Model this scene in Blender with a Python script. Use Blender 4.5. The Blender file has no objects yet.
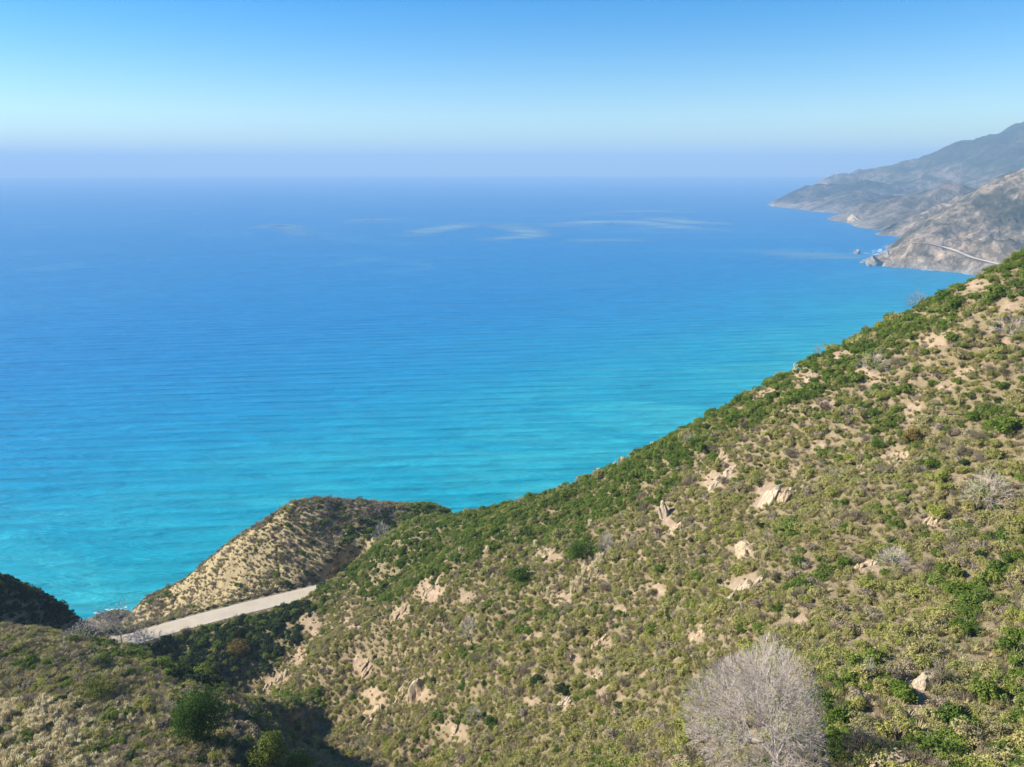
import bpy, math, random
import numpy as np
R = math.radians
random.seed(7)
RNG = np.random.default_rng(11)
scn = bpy.context.scene
col = scn.collection

# ------------------------------------------------------------------ camera
W, H, F = 1024, 767, 769.0
CAM = np.array([0.0, 0.0, 220.0])
PITCH = R(15.6)
CP, SP = math.cos(PITCH), math.sin(PITCH)
cd = bpy.data.cameras.new('camera')
cd.sensor_width = 36.0
cd.lens = 36.0 * F / W
cd.clip_start = 0.5
cd.clip_end = 200000
cam = bpy.data.objects.new('camera', cd)
col.objects.link(cam)
cam.location = CAM
cam.rotation_euler = (R(90) - PITCH, 0, 0)
scn.camera = cam


def ray(px, py):
    u = (px - W / 2) / F
    v = (H / 2 - py) / F
    return np.array([u, CP + v * SP, -SP + v * CP])


def at(px, py, Y):
    """world point on the line of sight through a pixel of the survey photograph, Y metres ahead"""
    d = ray(px, py)
    return CAM + d * (Y / d[1])


def project(P):
    P = np.asarray(P, float) - CAM
    x, y, z = P[..., 0], P[..., 1], P[..., 2]
    dep = y * CP - z * SP
    up = y * SP + z * CP
    dep = np.where(dep < 0.1, 0.1, dep)
    return W / 2 + F * x / dep, H / 2 - F * up / dep, dep


# ------------------------------------------------------------------ noise
def _h(ix, iy, s):
    n = (ix.astype(np.int64) * 374761393 + iy.astype(np.int64) * 668265263 + s * 974634777) & 0x7fffffff
    n = ((n ^ (n >> 13)) * 1274126177) & 0x7fffffff
    n = n ^ (n >> 16)
    return (n & 0xffff) / 65535.0


def vnoise(x, y, s=0):
    ix, iy = np.floor(x), np.floor(y)
    fx, fy = x - ix, y - iy
    fx = fx * fx * fx * (fx * (fx * 6 - 15) + 10)
    fy = fy * fy * fy * (fy * (fy * 6 - 15) + 10)
    a, b = _h(ix, iy, s), _h(ix + 1, iy, s)
    c, d = _h(ix, iy + 1, s), _h(ix + 1, iy + 1, s)
    return (a * (1 - fx) + b * fx) * (1 - fy) + (c * (1 - fx) + d * fx) * fy * 1.0


def fbm(x, y, s=0, o=4, g=0.5):
    t, a, n = 0, 1.0, 0
    for i in range(o):
        t = t + a * (vnoise(x, y, s + i * 17) * 2 - 1)
        n += a
        a *= g
        x, y = x * 2.03 + 5.2, y * 2.03 + 1.7
    return t / n


def ridged(x, y, s=0, o=4):
    t, a, n = 0, 1.0, 0
    for i in range(o):
        t = t + a * (1 - np.abs(vnoise(x, y, s + i * 31) * 2 - 1))
        n += a
        a *= 0.5
        x, y = x * 2.07 + 3.1, y * 2.07 + 7.7
    return t / n


def smooth(e0, e1, x):
    t = np.clip((x - e0) / (e1 - e0), 0, 1)
    return t * t * (3 - 2 * t)


# ------------------------------------------------------------------ thin plate surface
class TPS:
    def __init__(self, pts, lam=0.0, sc=100.0):
        pts = np.asarray(pts, float)
        self.sc = sc
        self.p = pts[:, :2] / sc
        n = len(pts)
        K = self.U(np.linalg.norm(self.p[:, None] - self.p[None], axis=2)) + lam * np.eye(n)
        P = np.c_[np.ones(n), self.p]
        A = np.block([[K, P], [P.T, np.zeros((3, 3))]])
        s = np.linalg.solve(A, np.r_[pts[:, 2], 0, 0, 0])
        self.w, self.a = s[:n], s[n:]

    @staticmethod
    def U(r):
        return np.where(r > 1e-9, r * r * np.log(np.maximum(r, 1e-9)), 0)

    def __call__(self, x, y):
        sh = np.shape(x)
        q = np.c_[np.ravel(x), np.ravel(y)] / self.sc
        out = self.a[0] + q @ self.a[1:]
        for i in range(len(self.p)):
            out += self.w[i] * self.U(np.hypot(q[:, 0] - self.p[i, 0], q[:, 1] - self.p[i, 1]))
        return out.reshape(sh)


# ------------------------------------------------------------------ near terrain: control points
CTRL = []
def cp(px, py, Y):
    CTRL.append(at(px, py, Y))
def cw(*p):
    CTRL.append(np.array(p, float))

RIDGE = [(1100, 226, 160), (1024, 257, 170), (925, 307, 180), (820, 361, 190), (735, 404, 201), (650, 448, 213),
         (585, 480, 224), (520, 504, 240), (465, 515, 256), (420, 519, 274)]
for r in RIDGE:
    cp(*r)
    p = at(*r)
    cw(p[0] + 12, p[1] + 34, p[2] - 25)
    cw(p[0] + 25, p[1] + 90, max(p[2] - 85, 20))
# sunny main slope
for r in [(1024, 400, 127), (900, 450, 134), (770, 440, 163), (640, 520, 167), (512, 600, 168), (440, 580, 200),
          (330, 640, 212), (290, 690, 203), (900, 340, 172), (1024, 320, 150), (560, 520, 203), (420, 680, 165),
          (400, 740, 142), (512, 700, 128), (640, 620, 128), (770, 560, 112), (900, 560, 98), (1024, 520, 96),
          (900, 660, 68), (1024, 650, 66), (1024, 767, 46), (900, 767, 45), (770, 700, 66), (780, 790, 43),
          (700, 767, 58), (620, 767, 80), (512, 767, 105), (440, 767, 122), (380, 600, 232), (340, 592, 252), (319, 589, 261),
          (1150, 500, 90), (1150, 350, 130), (1150, 650, 60), (400, 545, 248), (370, 560, 256)]:
    cp(*r)
# knoll in front on the left
for r in [(0, 767, 102), (100, 767, 98), (200, 767, 96), (0, 700, 126), (100, 700, 119),
          (200, 715, 114), (0, 626, 172), (60, 636, 172), (130, 655, 170), (180, 674, 164), (222, 689, 152), (246, 703, 138), (266, 726, 122), (280, 757, 110), (288, 790, 101),
          (262, 699, 184), (300, 714, 181), (340, 735, 169), (374, 757, 154), (312, 762, 152), (290, 735, 164), (400, 785, 130), (330, 704, 188), (-150, 640, 185), (-150, 767, 122)]:
    cp(*r)
# ravine behind the knoll, fill under the road
for p in [(-56, 180, 70), (-74, 202, 56), (-92, 222, 46),  
          (-112, 202, 62), (-118, 222, 48)]:
    cw(*p)
for r in [(315, 590, 272), (220, 615, 257), (125, 641, 242), (262, 655, 234), (190, 660, 234)]:
    cp(*r)
# dark spur on the far left
for r in [(-60, 566, 198), (0, 580, 200), (40, 598, 203), (78, 622, 207)]:
    cp(*r)
for p in [(-112, 214, 64), (-165, 222, 84), (-190, 235, 70), (-128, 190, 84), (-205, 190, 90), (-195, 262, 34),
          (-160, 262, 46), (-165, 298, 26), (-190, 310, 10), (-208, 318, 1)]:
    cw(*p)
# promontory
for r in [(392, 527, 299), (350, 514, 303), (300, 514, 300), (265, 528, 303), (235, 547, 306), (205, 566, 311), (165, 592, 322), (145, 604, 331),
          (125, 616, 340), (300, 562, 284), (240, 578, 288), (345, 556, 281), (330, 536, 292), (375, 538, 284), (200, 597, 290),
          (250, 595, 277)]:
    cp(*r)
for p in [(-60, 345, 58), (-100, 340, 55), (-135, 345, 38), (-160, 350, 10), (-30, 330, 66), (-60, 385, 18), (-110, 375, 18)]:
    cw(*p)
# shore, sea bed, ground round the viewpoint and beyond the frame
for x, y in [(-188, 338), (-140, 380), (-60, 408), (20, 425), (110, 420), (220, 420), (-225, 334), (-300, 300)]:
    cw(x, y, -3)
    cw(x - 20, y + 60, -26)
for p in [(0, 0, 217.8), (0, -40, 224), (60, 0, 214), (-60, 0, 200), (18, 18, 199), (-20, 22, 193), (110, 30, 212), (120, 70, 208),
          (170, 100, 232), (210, 170, 262), (230, 60, 258), (-120, 40, 142), (-160, 80, 122), (-240, 60, 112), (-240, 150, 84),
          (-290, 230, 60), (0, 50, 163), (-40, 50, 161), (-320, 280, 22), (230, 260, 190), (230, 340, 90)]:
    cw(*p)
BASE = TPS(CTRL, lam=0.0004)

ROAD = np.array([at(352, 580.5, 278), at(315, 590, 272), at(270, 602, 265), at(220, 615, 257.5), at(170, 628, 250), at(125, 640, 243),
                 at(95, 645, 242), at(60, 648, 244)])
ROAD[:, 2] = np.r_[59.2, 58.4, 57.8, 57.1, 56.2, 55.4, 55.2, 55.0]
ROAD_W = 8.6


def catmull(P, n):
    P = np.asarray(P, float)
    Q = np.vstack([2 * P[0] - P[1], P, 2 * P[-1] - P[-2]])
    out = []
    for i in range(1, len(Q) - 2):
        for t in np.linspace(0, 1, n, endpoint=False):
            a, b, c, d = Q[i - 1], Q[i], Q[i + 1], Q[i + 2]
            out.append(0.5 * (2 * b + (c - a) * t + (2 * a - 5 * b + 4 * c - d) * t * t + (3 * b - a - 3 * c + d) * t ** 3))
    out.append(P[-1])
    return np.array(out)


ROADC = catmull(ROAD, 8)


def road_dist(x, y):
    best = np.full(np.shape(x), 1e9)
    zz = np.zeros(np.shape(x))
    for a, b in zip(ROADC[:-1], ROADC[1:]):
        ab = b[:2] - a[:2]
        t = np.clip(((x - a[0]) * ab[0] + (y - a[1]) * ab[1]) / (ab @ ab), 0, 1)
        d = np.hypot(x - a[0] - t * ab[0], y - a[1] - t * ab[1])
        m = d < best
        best = np.where(m, d, best)
        zz = np.where(m, a[2] + t * (b[2] - a[2]), zz)
    return best, zz


def promontory_mask(x, y):
    return smooth(0, 14, y - (268 + 0.25 * (x + 90))) * smooth(-44, -58, x)


GX0, GX1, GY0, GY1, GS = -330.0, 260.0, -60.0, 500.0, 1.25
gx = np.arange(GX0, GX1 + .1, GS)
gy = np.arange(GY0, GY1 + .1, GS)
XX, YY = np.meshgrid(gx, gy)
ZZ = BASE(XX, YY)
pm = promontory_mask(XX, YY)
near = smooth(6, 30, np.hypot(XX, YY))
rel = fbm(XX / 24, YY / 24, 3, 4) * 1.7
rel += (ridged(XX / 44 + YY / 90, YY / 13, 9, 3) - 0.55) * -2.6 * smooth(60, 110, YY) * smooth(-90, -40, XX)
rel += (ridged(XX / 9, YY / 30, 21, 4) - 0.62) * 2.4 * pm * smooth(3, 16, ZZ)
rel += fbm(XX / 5, YY / 5, 13, 3) * 0.45
ZZ = ZZ + rel * near
rd, rz = road_dist(XX, YY)
k = smooth(ROAD_W / 2 + 6.5, ROAD_W / 2 + 0.8, rd)
ZZ = ZZ * (1 - k) + (rz - 0.05) * k


def ground(x, y):
    fx = np.clip((np.asarray(x, float) - GX0) / GS, 0, len(gx) - 1.001)
    fy = np.clip((np.asarray(y, float) - GY0) / GS, 0, len(gy) - 1.001)
    ix, iy = fx.astype(int), fy.astype(int)
    fx, fy = fx - ix, fy - iy
    return (ZZ[iy, ix] * (1 - fx) + ZZ[iy, ix + 1] * fx) * (1 - fy) + (ZZ[iy + 1, ix] * (1 - fx) + ZZ[iy + 1, ix + 1] * fx) * fy


def cast(px, py, tmax=420.0):
    """the ground point seen in a pixel"""
    d = ray(px, py)
    t = np.arange(25, tmax, 0.25)
    P = CAM + d * t[:, None]
    hit = np.nonzero(P[:, 2] < ground(P[:, 0], P[:, 1]))[0]
    if len(hit) == 0:
        P2 = P[:, 2] - ground(P[:, 0], P[:, 1])
        i = int(np.argmin(np.where(t > 40, P2, 1e9)))
    else:
        i = hit[0]
    return np.array([P[i, 0], P[i, 1], float(ground(P[i, 0], P[i, 1]))])


def seen(x, y, z, lift=1.2, tol=0.0):
    P = np.stack([x, y, z + lift], -1)
    ok = np.ones(len(x), bool)
    for s in np.linspace(0.12, 0.985, 150):
        q = CAM + (P - CAM) * s
        ok &= q[:, 2] > ground(q[:, 0], q[:, 1]) - tol
    return ok


# ------------------------------------------------------------------ object helpers
def mesh_obj(name, V, Fc, mats, parent=None, uvz=None, smoothed=False, link=True, mi=None):
    me = bpy.data.meshes.new(name)
    me.from_pydata([tuple(map(float, v)) for v in V], [], [tuple(map(int, f)) for f in Fc])
    for m in (mats if isinstance(mats, (list, tuple)) else [mats]):
        me.materials.append(m)
    if mi is not None:
        me.polygons.foreach_set('material_index', np.asarray(mi, np.int32))
    if smoothed:
        me.polygons.foreach_set('use_smooth', np.ones(len(me.polygons), bool))
    me.update()
    o = bpy.data.objects.new(name, me)
    if link:
        col.objects.link(o)
    if parent:
        o.parent = parent
    return o


def tag(o, label=None, cat=None, group=None, kind=None):
    if label: o['label'] = label
    if cat: o['category'] = cat
    if group: o['group'] = group
    if kind: o['kind'] = kind
    return o


def grid_mesh(name, X, Y, Z, mat, attrs=None):
    ny, nx = X.shape
    idx = np.arange(nx * ny).reshape(ny, nx)
    q = np.stack([idx[:-1, :-1], idx[:-1, 1:], idx[1:, 1:], idx[1:, :-1]], -1).reshape(-1, 4)
    me = bpy.data.meshes.new(name)
    me.vertices.add(nx * ny)
    me.vertices.foreach_set('co', np.stack([X, Y, Z], -1).astype(np.float32).ravel())
    me.loops.add(q.size)
    me.loops.foreach_set('vertex_index', q.astype(np.int32).ravel())
    me.polygons.add(len(q))
    me.polygons.foreach_set('loop_start', np.arange(0, q.size, 4, dtype=np.int32))
    me.polygons.foreach_set('loop_total', np.full(len(q), 4, np.int32))
    me.polygons.foreach_set('use_smooth', np.ones(len(q), bool))
    for k_, v in (attrs or {}).items():
        a = me.attributes.new(k_, 'FLOAT', 'POINT')
        a.data.foreach_set('value', np.asarray(v, np.float32).ravel())
    me.materials.append(mat)
    me.update(calc_edges=True)
    o = bpy.data.objects.new(name, me)
    col.objects.link(o)
    return o


# ------------------------------------------------------------------ material helpers
class NT:
    def __init__(self, name):
        self.m = bpy.data.materials.new(name)
        self.m.use_nodes = True
        self.t = self.m.node_tree
        self.t.nodes.clear()
        self.out = self.n('ShaderNodeOutputMaterial')

    def n(self, typ, **kw):
        nd = self.t.nodes.new(typ)
        for k_, v in kw.items():
            setattr(nd, k_, v)
        return nd

    def l(self, a, b):
        self.t.links.new(a, b)

    def noise(self, vec, scale, detail=4, rough=0.55, dist=0.0):
        nd = self.n('ShaderNodeTexNoise')
        nd.inputs['Scale'].default_value = scale
        nd.inputs['Detail'].default_value = detail
        nd.inputs['Roughness'].default_value = rough
        nd.inputs['Distortion'].default_value = dist
        if vec is not None:
            self.l(vec, nd.inputs['Vector'])
        return nd.outputs['Fac']

    def ramp(self, fac, stops, interp='LINEAR'):
        nd = self.n('ShaderNodeValToRGB')
        cr = nd.color_ramp
        cr.interpolation = interp
        while len(cr.elements) < len(stops):
            cr.elements.new(0.5)
        for e, (p, c) in zip(cr.elements, stops):
            e.position = p
            e.color = (*c, 1) if len(c) == 3 else c
        self.l(fac, nd.inputs['Fac'])
        return nd.outputs['Color']

    def mix(self, fac, a, b, mode='MIX'):
        nd = self.n('ShaderNodeMix', data_type='RGBA', blend_type=mode)
        for s, v in ((nd.inputs[0], fac), (nd.inputs[6], a), (nd.inputs[7], b)):
            if isinstance(v, (int, float)):
                s.default_value = v
            elif isinstance(v, tuple):
                s.default_value = (*v, 1)
            else:
                self.l(v, s)
        return nd.outputs[2]

    def math(self, op, a, b=None, clamp=False):
        nd = self.n('ShaderNodeMath', operation=op, use_clamp=clamp)
        for s, v in ((nd.inputs[0], a), (nd.inputs[1], b)):
            if v is None: continue
            if isinstance(v, (int, float)): s.default_value = v
            else: self.l(v, s)
        return nd.outputs[0]

    def attr(self, name):
        return self.n('ShaderNodeAttribute', attribute_name=name).outputs['Fac']

    def coords(self, scale=None):
        tc = self.n('ShaderNodeTexCoord').outputs['Object']
        if scale is None:
            return tc
        mp = self.n('ShaderNodeMapping')
        mp.inputs['Scale'].default_value = scale
        self.l(tc, mp.inputs['Vector'])
        return mp.outputs['Vector']

    def finish(self, color, rough=0.9, spec=0.1, bump=None, bstr=0.5, bdist=0.1):
        b = self.n('ShaderNodeBsdfPrincipled')
        if isinstance(color, tuple): b.inputs['Base Color'].default_value = (*color, 1)
        else: self.l(color, b.inputs['Base Color'])
        if isinstance(rough, (int, float)): b.inputs['Roughness'].default_value = rough
        else: self.l(rough, b.inputs['Roughness'])
        b.inputs['Specular IOR Level'].default_value = spec
        if bump is not None:
            bn = self.n('ShaderNodeBump')
            bn.inputs['Strength'].default_value = bstr
            bn.inputs['Distance'].default_value = bdist
            self.l(bump, bn.inputs['Height'])
            self.l(bn.outputs['Normal'], b.inputs['Normal'])
        self.l(b.outputs[0], self.out.inputs['Surface'])
        self.b = b
        return self.m


def foliage_mat(name, cols, trans=0.25, spread=0.25):
    n = NT(name)
    rnd = n.n('ShaderNodeObjectInfo').outputs['Random']
    c = n.ramp(rnd, [(i / (len(cols) - 1), k_) for i, k_ in enumerate(cols)])
    leaf = n.attr('tint')
    hsv = n.n('ShaderNodeHueSaturation')
    v = n.math('ADD', n.math('MULTIPLY', leaf, spread * 2), 1 - spread)
    n.l(v, hsv.inputs['Value'])
    n.l(c, hsv.inputs['Color'])
    d = n.n('ShaderNodeBsdfDiffuse')
    t = n.n('ShaderNodeBsdfTranslucent')
    n.l(hsv.outputs[0], d.inputs['Color'])
    n.l(hsv.outputs[0], t.inputs['Color'])
    mx = n.n('ShaderNodeMixShader')
    mx.inputs[0].default_value = trans
    n.l(d.outputs[0], mx.inputs[1])
    n.l(t.outputs[0], mx.inputs[2])
    n.l(mx.outputs[0], n.out.inputs['Surface'])
    return n.m


M = {}
M['sage'] = foliage_mat('sage_leaves', [(.37, .345, .11), (.43, .39, .16), (.35, .37, .085), (.32, .295, .13), (.44, .40, .20), (.34, .37, .08), (.40, .345, .17), (.38, .365, .105), (.33, .33, .145)], trans=.3)
M['coyote'] = foliage_mat('coyote_brush_leaves', [(.13, .20, .03), (.18, .25, .045), (.10, .165, .03), (.24, .28, .065), (.16, .23, .045)], trans=.3)
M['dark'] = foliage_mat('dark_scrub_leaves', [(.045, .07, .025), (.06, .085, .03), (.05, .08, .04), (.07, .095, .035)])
M['bay'] = foliage_mat('bay_leaves', [(.055, .11, .02), (.065, .12, .022)], spread=.35)
M['lime'] = foliage_mat('lime_leaves', [(.15, .19, .035), (.17, .20, .04)], spread=.35)
M['rust'] = foliage_mat('ochre_leaves', [(.22, .16, .05), (.24, .18, .06)], spread=.3)
M['dry'] = foliage_mat('dry_twig_leaves', [(.33, .27, .19), (.38, .32, .24), (.27, .215, .16), (.37, .32, .22)], trans=.1)
M['straw'] = foliage_mat('straw', [(.74, .65, .41), (.82, .75, .53), (.70, .60, .38)], trans=.3)
M['grass'] = foliage_mat('dry_grass', [(.40, .34, .17), (.44, .36, .2), (.32, .31, .13), (.5, .42, .26)], trans=.3)


def bark(name, c1, c2):
    n = NT(name)
    f = n.noise(n.coords((1, 1, .3)), 6, 5)
    return n.finish(n.mix(f, c1, c2), .9, .1, f, .4, .05)


M['bark_pale'] = bark('pale_bark', (.42, .37, .34), (.58, .53, .49))
M['twig'] = bark('dry_twig', (.36, .31, .28), (.54, .48, .44))
M['bark_grey'] = bark('grey_bark', (.3, .27, .25), (.42, .39, .36))
M['bark_dark'] = bark('dark_bark', (.09, .075, .06), (.16, .135, .11))
M['bark_brown'] = bark('brown_bark', (.2, .165, .14), (.3, .25, .21))


def rock_mat(name, a, b, c):
    n = NT(name)
    v = n.coords((1, 1, .5))
    f = n.noise(v, .9, 8, .65)
    g = n.noise(v, 4.5, 6, .6, .6)
    cc = n.mix(n.ramp(g, [(.38, (0, 0, 0)), (.62, (1, 1, 1))]), n.mix(f, a, b), c)
    return n.finish(cc, .92, .1, g, .8, .3)


M['rock_pale'] = rock_mat('pale_rock', (.46, .385, .275), (.60, .51, .39), (.33, .26, .18))
M['rock_tan'] = rock_mat('tan_rock', (.46, .36, .23), (.56, .46, .31), (.3, .22, .14))
M['rock_dark'] = rock_mat('sea_rock', (.12, .11, .1), (.22, .2, .18), (.3, .28, .25))

# hillside ground
n = NT('hillside_soil')
oc = n.coords()
f1 = n.noise(oc, .06, 5)
f2 = n.noise(oc, .55, 6, .65)
f3 = n.noise(oc, 3.2, 5, .7)
soil = n.ramp(f2, [(.28, (.26, .18, .125)), (.5, (.38, .28, .195)), (.72, (.52, .41, .29))])
soil = n.mix(n.ramp(f1, [(.45, (0, 0, 0)), (.62, (.6, .6, .6))]), soil, (.40, .295, .19))
gr = n.ramp(f3, [(.3, (.16, .13, .075)), (.7, (.31, .25, .145))])
gm = n.math('MULTIPLY', n.attr('grass'), n.ramp(f2, [(.5, (1, 1, 1)), (.72, (.45, .45, .45))]))
cc = n.mix(gm, soil, gr)
str_ = n.noise(n.coords((.42, .1, .06)), 1.0, 7, .62, .4)
cliff = n.ramp(str_, [(.3, (.24, .19, .115)), (.46, (.34, .27, .155)), (.6, (.45, .36, .19)), (.75, (.34, .275, .17))])
cc = n.mix(n.attr('cliff'), cc, cliff)
wet = n.mix(n.attr('shore'), cc, (.16, .14, .12))
bmp = n.math('ADD', n.math('MULTIPLY', f2, 1.6), n.math('MULTIPLY', f3, .5))
M['ground'] = n.finish(wet, .95, .05, bmp, .8, .6)

# ------------------------------------------------------------------ zones (vegetation map in survey pixels, read through the ground)
def inpoly(px, py, poly):
    poly = np.asarray(poly, float)
    ins = np.zeros(np.shape(px), bool)
    j = len(poly) - 1
    for i in range(len(poly)):
        xi, yi = poly[i]
        xj, yj = poly[j]
        if yi != yj:
            c = ((yi > py) != (yj > py)) & (px < (xj - xi) * (py - yi) / (yj - yi) + xi)
            ins ^= c
        j = i
    return ins


BAND = [(1100, 200), (1100, 292), (1024, 298), (960, 318), (905, 352), (850, 380), (800, 402), (750, 432), (690, 470), (640, 505), (590, 530),
        (530, 545), (480, 552), (440, 580), (400, 610), (360, 600), (350, 575), (385, 540), (415, 500), (520, 480), (800, 350)]
GREENS = [(580, 548, 24, 14), (520, 575, 14, 12), (950, 585, 26, 16), (985, 605, 28, 28), (1010, 690, 24, 34), (1005, 560, 16, 20), (840, 700, 34, 40),
          (875, 690, 22, 30), (475, 655, 14, 10), (330, 590, 20, 12), (120, 655, 34, 13), (100, 640, 30, 10), (860, 600, 8, 12), (1000, 420, 24, 26),
          (790, 545, 14, 26), (470, 715, 14, 10), (300, 700, 26, 10), (835, 745, 30, 25), (940, 750, 30, 12), (905, 395, 14, 12), (868, 405, 14, 12), (960, 330, 40, 12), (880, 425, 14, 14)]
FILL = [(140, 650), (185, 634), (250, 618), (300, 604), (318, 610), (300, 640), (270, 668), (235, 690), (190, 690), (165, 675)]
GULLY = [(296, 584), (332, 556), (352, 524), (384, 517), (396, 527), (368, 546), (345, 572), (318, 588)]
BARE = [(982, 288, 14, 7), (1005, 305, 16, 7), (935, 340, 22, 8), (835, 354, 12, 6), (805, 376, 11, 8), (768, 393, 13, 7), (831, 410, 9, 6),
        (912, 407, 13, 9), (950, 388, 11, 6), (964, 372, 15, 8), (897, 459, 17, 13), (821, 448, 12, 5), (803, 473, 8, 12), (859, 469, 8, 8),
        (765, 500, 9, 22), (779, 494, 9, 15), (728, 472, 9, 12), (747, 552, 16, 10), (929, 523, 14, 6), (863, 566, 18, 6), (739, 588, 14, 10), (697, 420, 14, 6),
        (720, 456, 6, 9), (725, 473, 7, 10), (712, 483, 9, 14), (666, 513, 8, 13), (674, 528, 7, 10), (400, 613, 12, 8), (430, 589, 14, 10), (546, 556, 12, 9),
        (592, 566, 10, 14), (560, 600, 14, 10), (699, 629, 10, 6), (599, 642, 12, 7), (428, 595, 13, 8), (419, 692, 14, 14), (366, 668, 8, 14), (378, 700, 12, 14),
        (372, 720, 6, 10), (595, 677, 15, 10), (571, 660, 8, 10), (563, 704, 12, 8), (612, 698, 12, 10), (697, 636, 12, 8), (753, 583, 12, 10),
        (882, 651, 15, 10), (911, 624, 8, 12), (864, 639, 9, 6), (924, 692, 17, 30), (918, 608, 6, 10), (887, 757, 10, 8), (455, 730, 7, 10), (275, 680, 22, 5), (296, 655, 10, 14),
        (310, 625, 8, 10), (470, 600, 10, 7), (500, 560, 8, 10), (350, 625, 7, 7), (640, 560, 10, 6), (620, 610, 10, 5), (660, 590, 9, 6),
        (540, 640, 12, 5), (830, 520, 10, 5), (800, 620, 12, 5), (960, 480, 12, 6), (1000, 340, 10, 6), (870, 375, 10, 5), (530, 700, 10, 5), (650, 680, 9, 6)]


def ell(px, py, L, grow=1.0):
    m = np.zeros(np.shape(px))
    for a, b, c, d in L:
        r = ((px - a) / (c * grow)) ** 2 + ((py - b) / (d * grow)) ** 2
        m = np.maximum(m, np.clip(1.5 - r, 0, 1))
    return m


PX, PY, PD = project(np.stack([XX, YY, ZZ], -1))
wob = fbm(XX / 7, YY / 7, 51, 3) * 9
bare_g = ell(PX + wob * 1.5, PY + wob * .9, BARE, .9)
knollm = smooth(-15, -40, XX) * smooth(178, 164, YY)
grassm = np.clip(1.0 + 0.4 * fbm(XX / 30, YY / 30, 61, 3) - bare_g * .8 + knollm * .4, 0, 1)
pm2 = promontory_mask(XX, YY)
shore = smooth(7, 1.5, ZZ + fbm(XX / 8, YY / 8, 71, 3) * 3)
hill = grid_mesh('hillside', XX, YY, ZZ, M['ground'], {'grass': grassm, 'cliff': pm2 * .9, 'shore': shore})
tag(hill, 'steep chaparral hillside with a ravine falling to the turquoise sea', 'hill', kind='structure')

# ------------------------------------------------------------------ road
def ribbon(C, offs, zoff, zfun=None):
    T = np.gradient(C[:, :2], axis=0)
    T /= np.linalg.norm(T, axis=1)[:, None]
    Nn = np.c_[-T[:, 1], T[:, 0]]
    V, Fc = [], []
    for i in range(len(C)):
        for o_ in offs:
            p = C[i, :2] + Nn[i] * o_
            V.append((p[0], p[1], (C[i, 2] if zfun is None else float(zfun(p[0], p[1]))) + zoff))
    k_ = len(offs)
    for i in range(len(C) - 1):
        for j in range(k_ - 1):
            a = i * k_ + j
            Fc.append((a, a + 1, a + k_ + 1, a + k_))
    return V, Fc


n = NT('worn_asphalt')
oc = n.coords()
f = n.noise(oc, .25, 6, .6)
g = n.noise(oc, 3, 4)
c = n.mix(g, n.ramp(f, [(.3, (.42, .36, .28)), (.7, (.57, .5, .39))]), (.47, .41, .32))
M['road'] = n.finish(c, .9, .15, g, .2, .02)
V, Fc = ribbon(ROADC, [-4.3, -2, 0, 2, 4.3], 0.1)
o = mesh_obj('road', V, Fc, M['road'], smoothed=True)
tag(o, 'pale two lane coast road cut between the slope and the headland', 'road', kind='structure')

n = NT('road_paint')
M['paint'] = n.finish(n.mix(n.noise(n.coords(), 1.5), (.55, .52, .44), (.7, .68, .6)), .7, .2)
n = NT('faded_yellow_paint')
M['paint_yellow'] = n.finish(n.mix(n.noise(n.coords(), 1.5), (.5, .4, .16), (.6, .5, .25)), .7, .2)
Vs, Fs, mi = [], [], []
for off, w_, m_ in [(3.35, .1, 0), (-3.35, .1, 0), (.14, .1, 1), (-.14, .1, 1)]:
    V, Fc = ribbon(ROADC, [off - w_ / 2, off + w_ / 2], 0.104)
    b0 = len(Vs)
    Vs += V
    Fs += [tuple(i + b0 for i in f_) for f_ in Fc]
    mi += [m_] * len(Fc)
o = mesh_obj('road_marking', Vs, Fs, [M['paint'], M['paint_yellow']], mi=mi)
tag(o, 'thin worn white edge lines and yellow centre lines on the road', 'road marking', kind='structure')

# ------------------------------------------------------------------ sea
SEA_R = 24000.0   # the visible horizon from this height
ang_ = np.linspace(0, 2 * math.pi, 181)
rad_ = np.r_[5, 60, 150, 300, 500, np.geomspace(800, SEA_R, 22)]
AA, RR_ = np.meshgrid(ang_, rad_)
SX, SY = RR_ * np.cos(AA), RR_ * np.sin(AA)
n = NT('sea_water')
oc = n.n('ShaderNodeTexCoord').outputs['Object']
sep = n.n('ShaderNodeSeparateXYZ')
n.l(oc, sep.inputs[0])
# sediment rich shallows follow the coast (metres ahead less metres to the right), deep blue water offshore
big = n.noise(n.coords((1 / 700, 1 / 420, 1)), 1.0, 5, .55, .6)
dist = n.math('ADD', n.math('ADD', sep.outputs[1], n.math('MULTIPLY', sep.outputs[0], -.85)), n.math('MULTIPLY', n.math('SUBTRACT', big, .5), 420))
fac = n.math('DIVIDE', n.math('SUBTRACT', dist, 500), 2400, clamp=True)
depthc = n.ramp(fac, [(0, (.003, .295, .38)), (.07, (.001, .285, .42)), (.18, (.001, .235, .44)), (.32, (.001, .195, .435)), (.6, (.004, .19, .435)), (1, (.010, .185, .425))])
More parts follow.
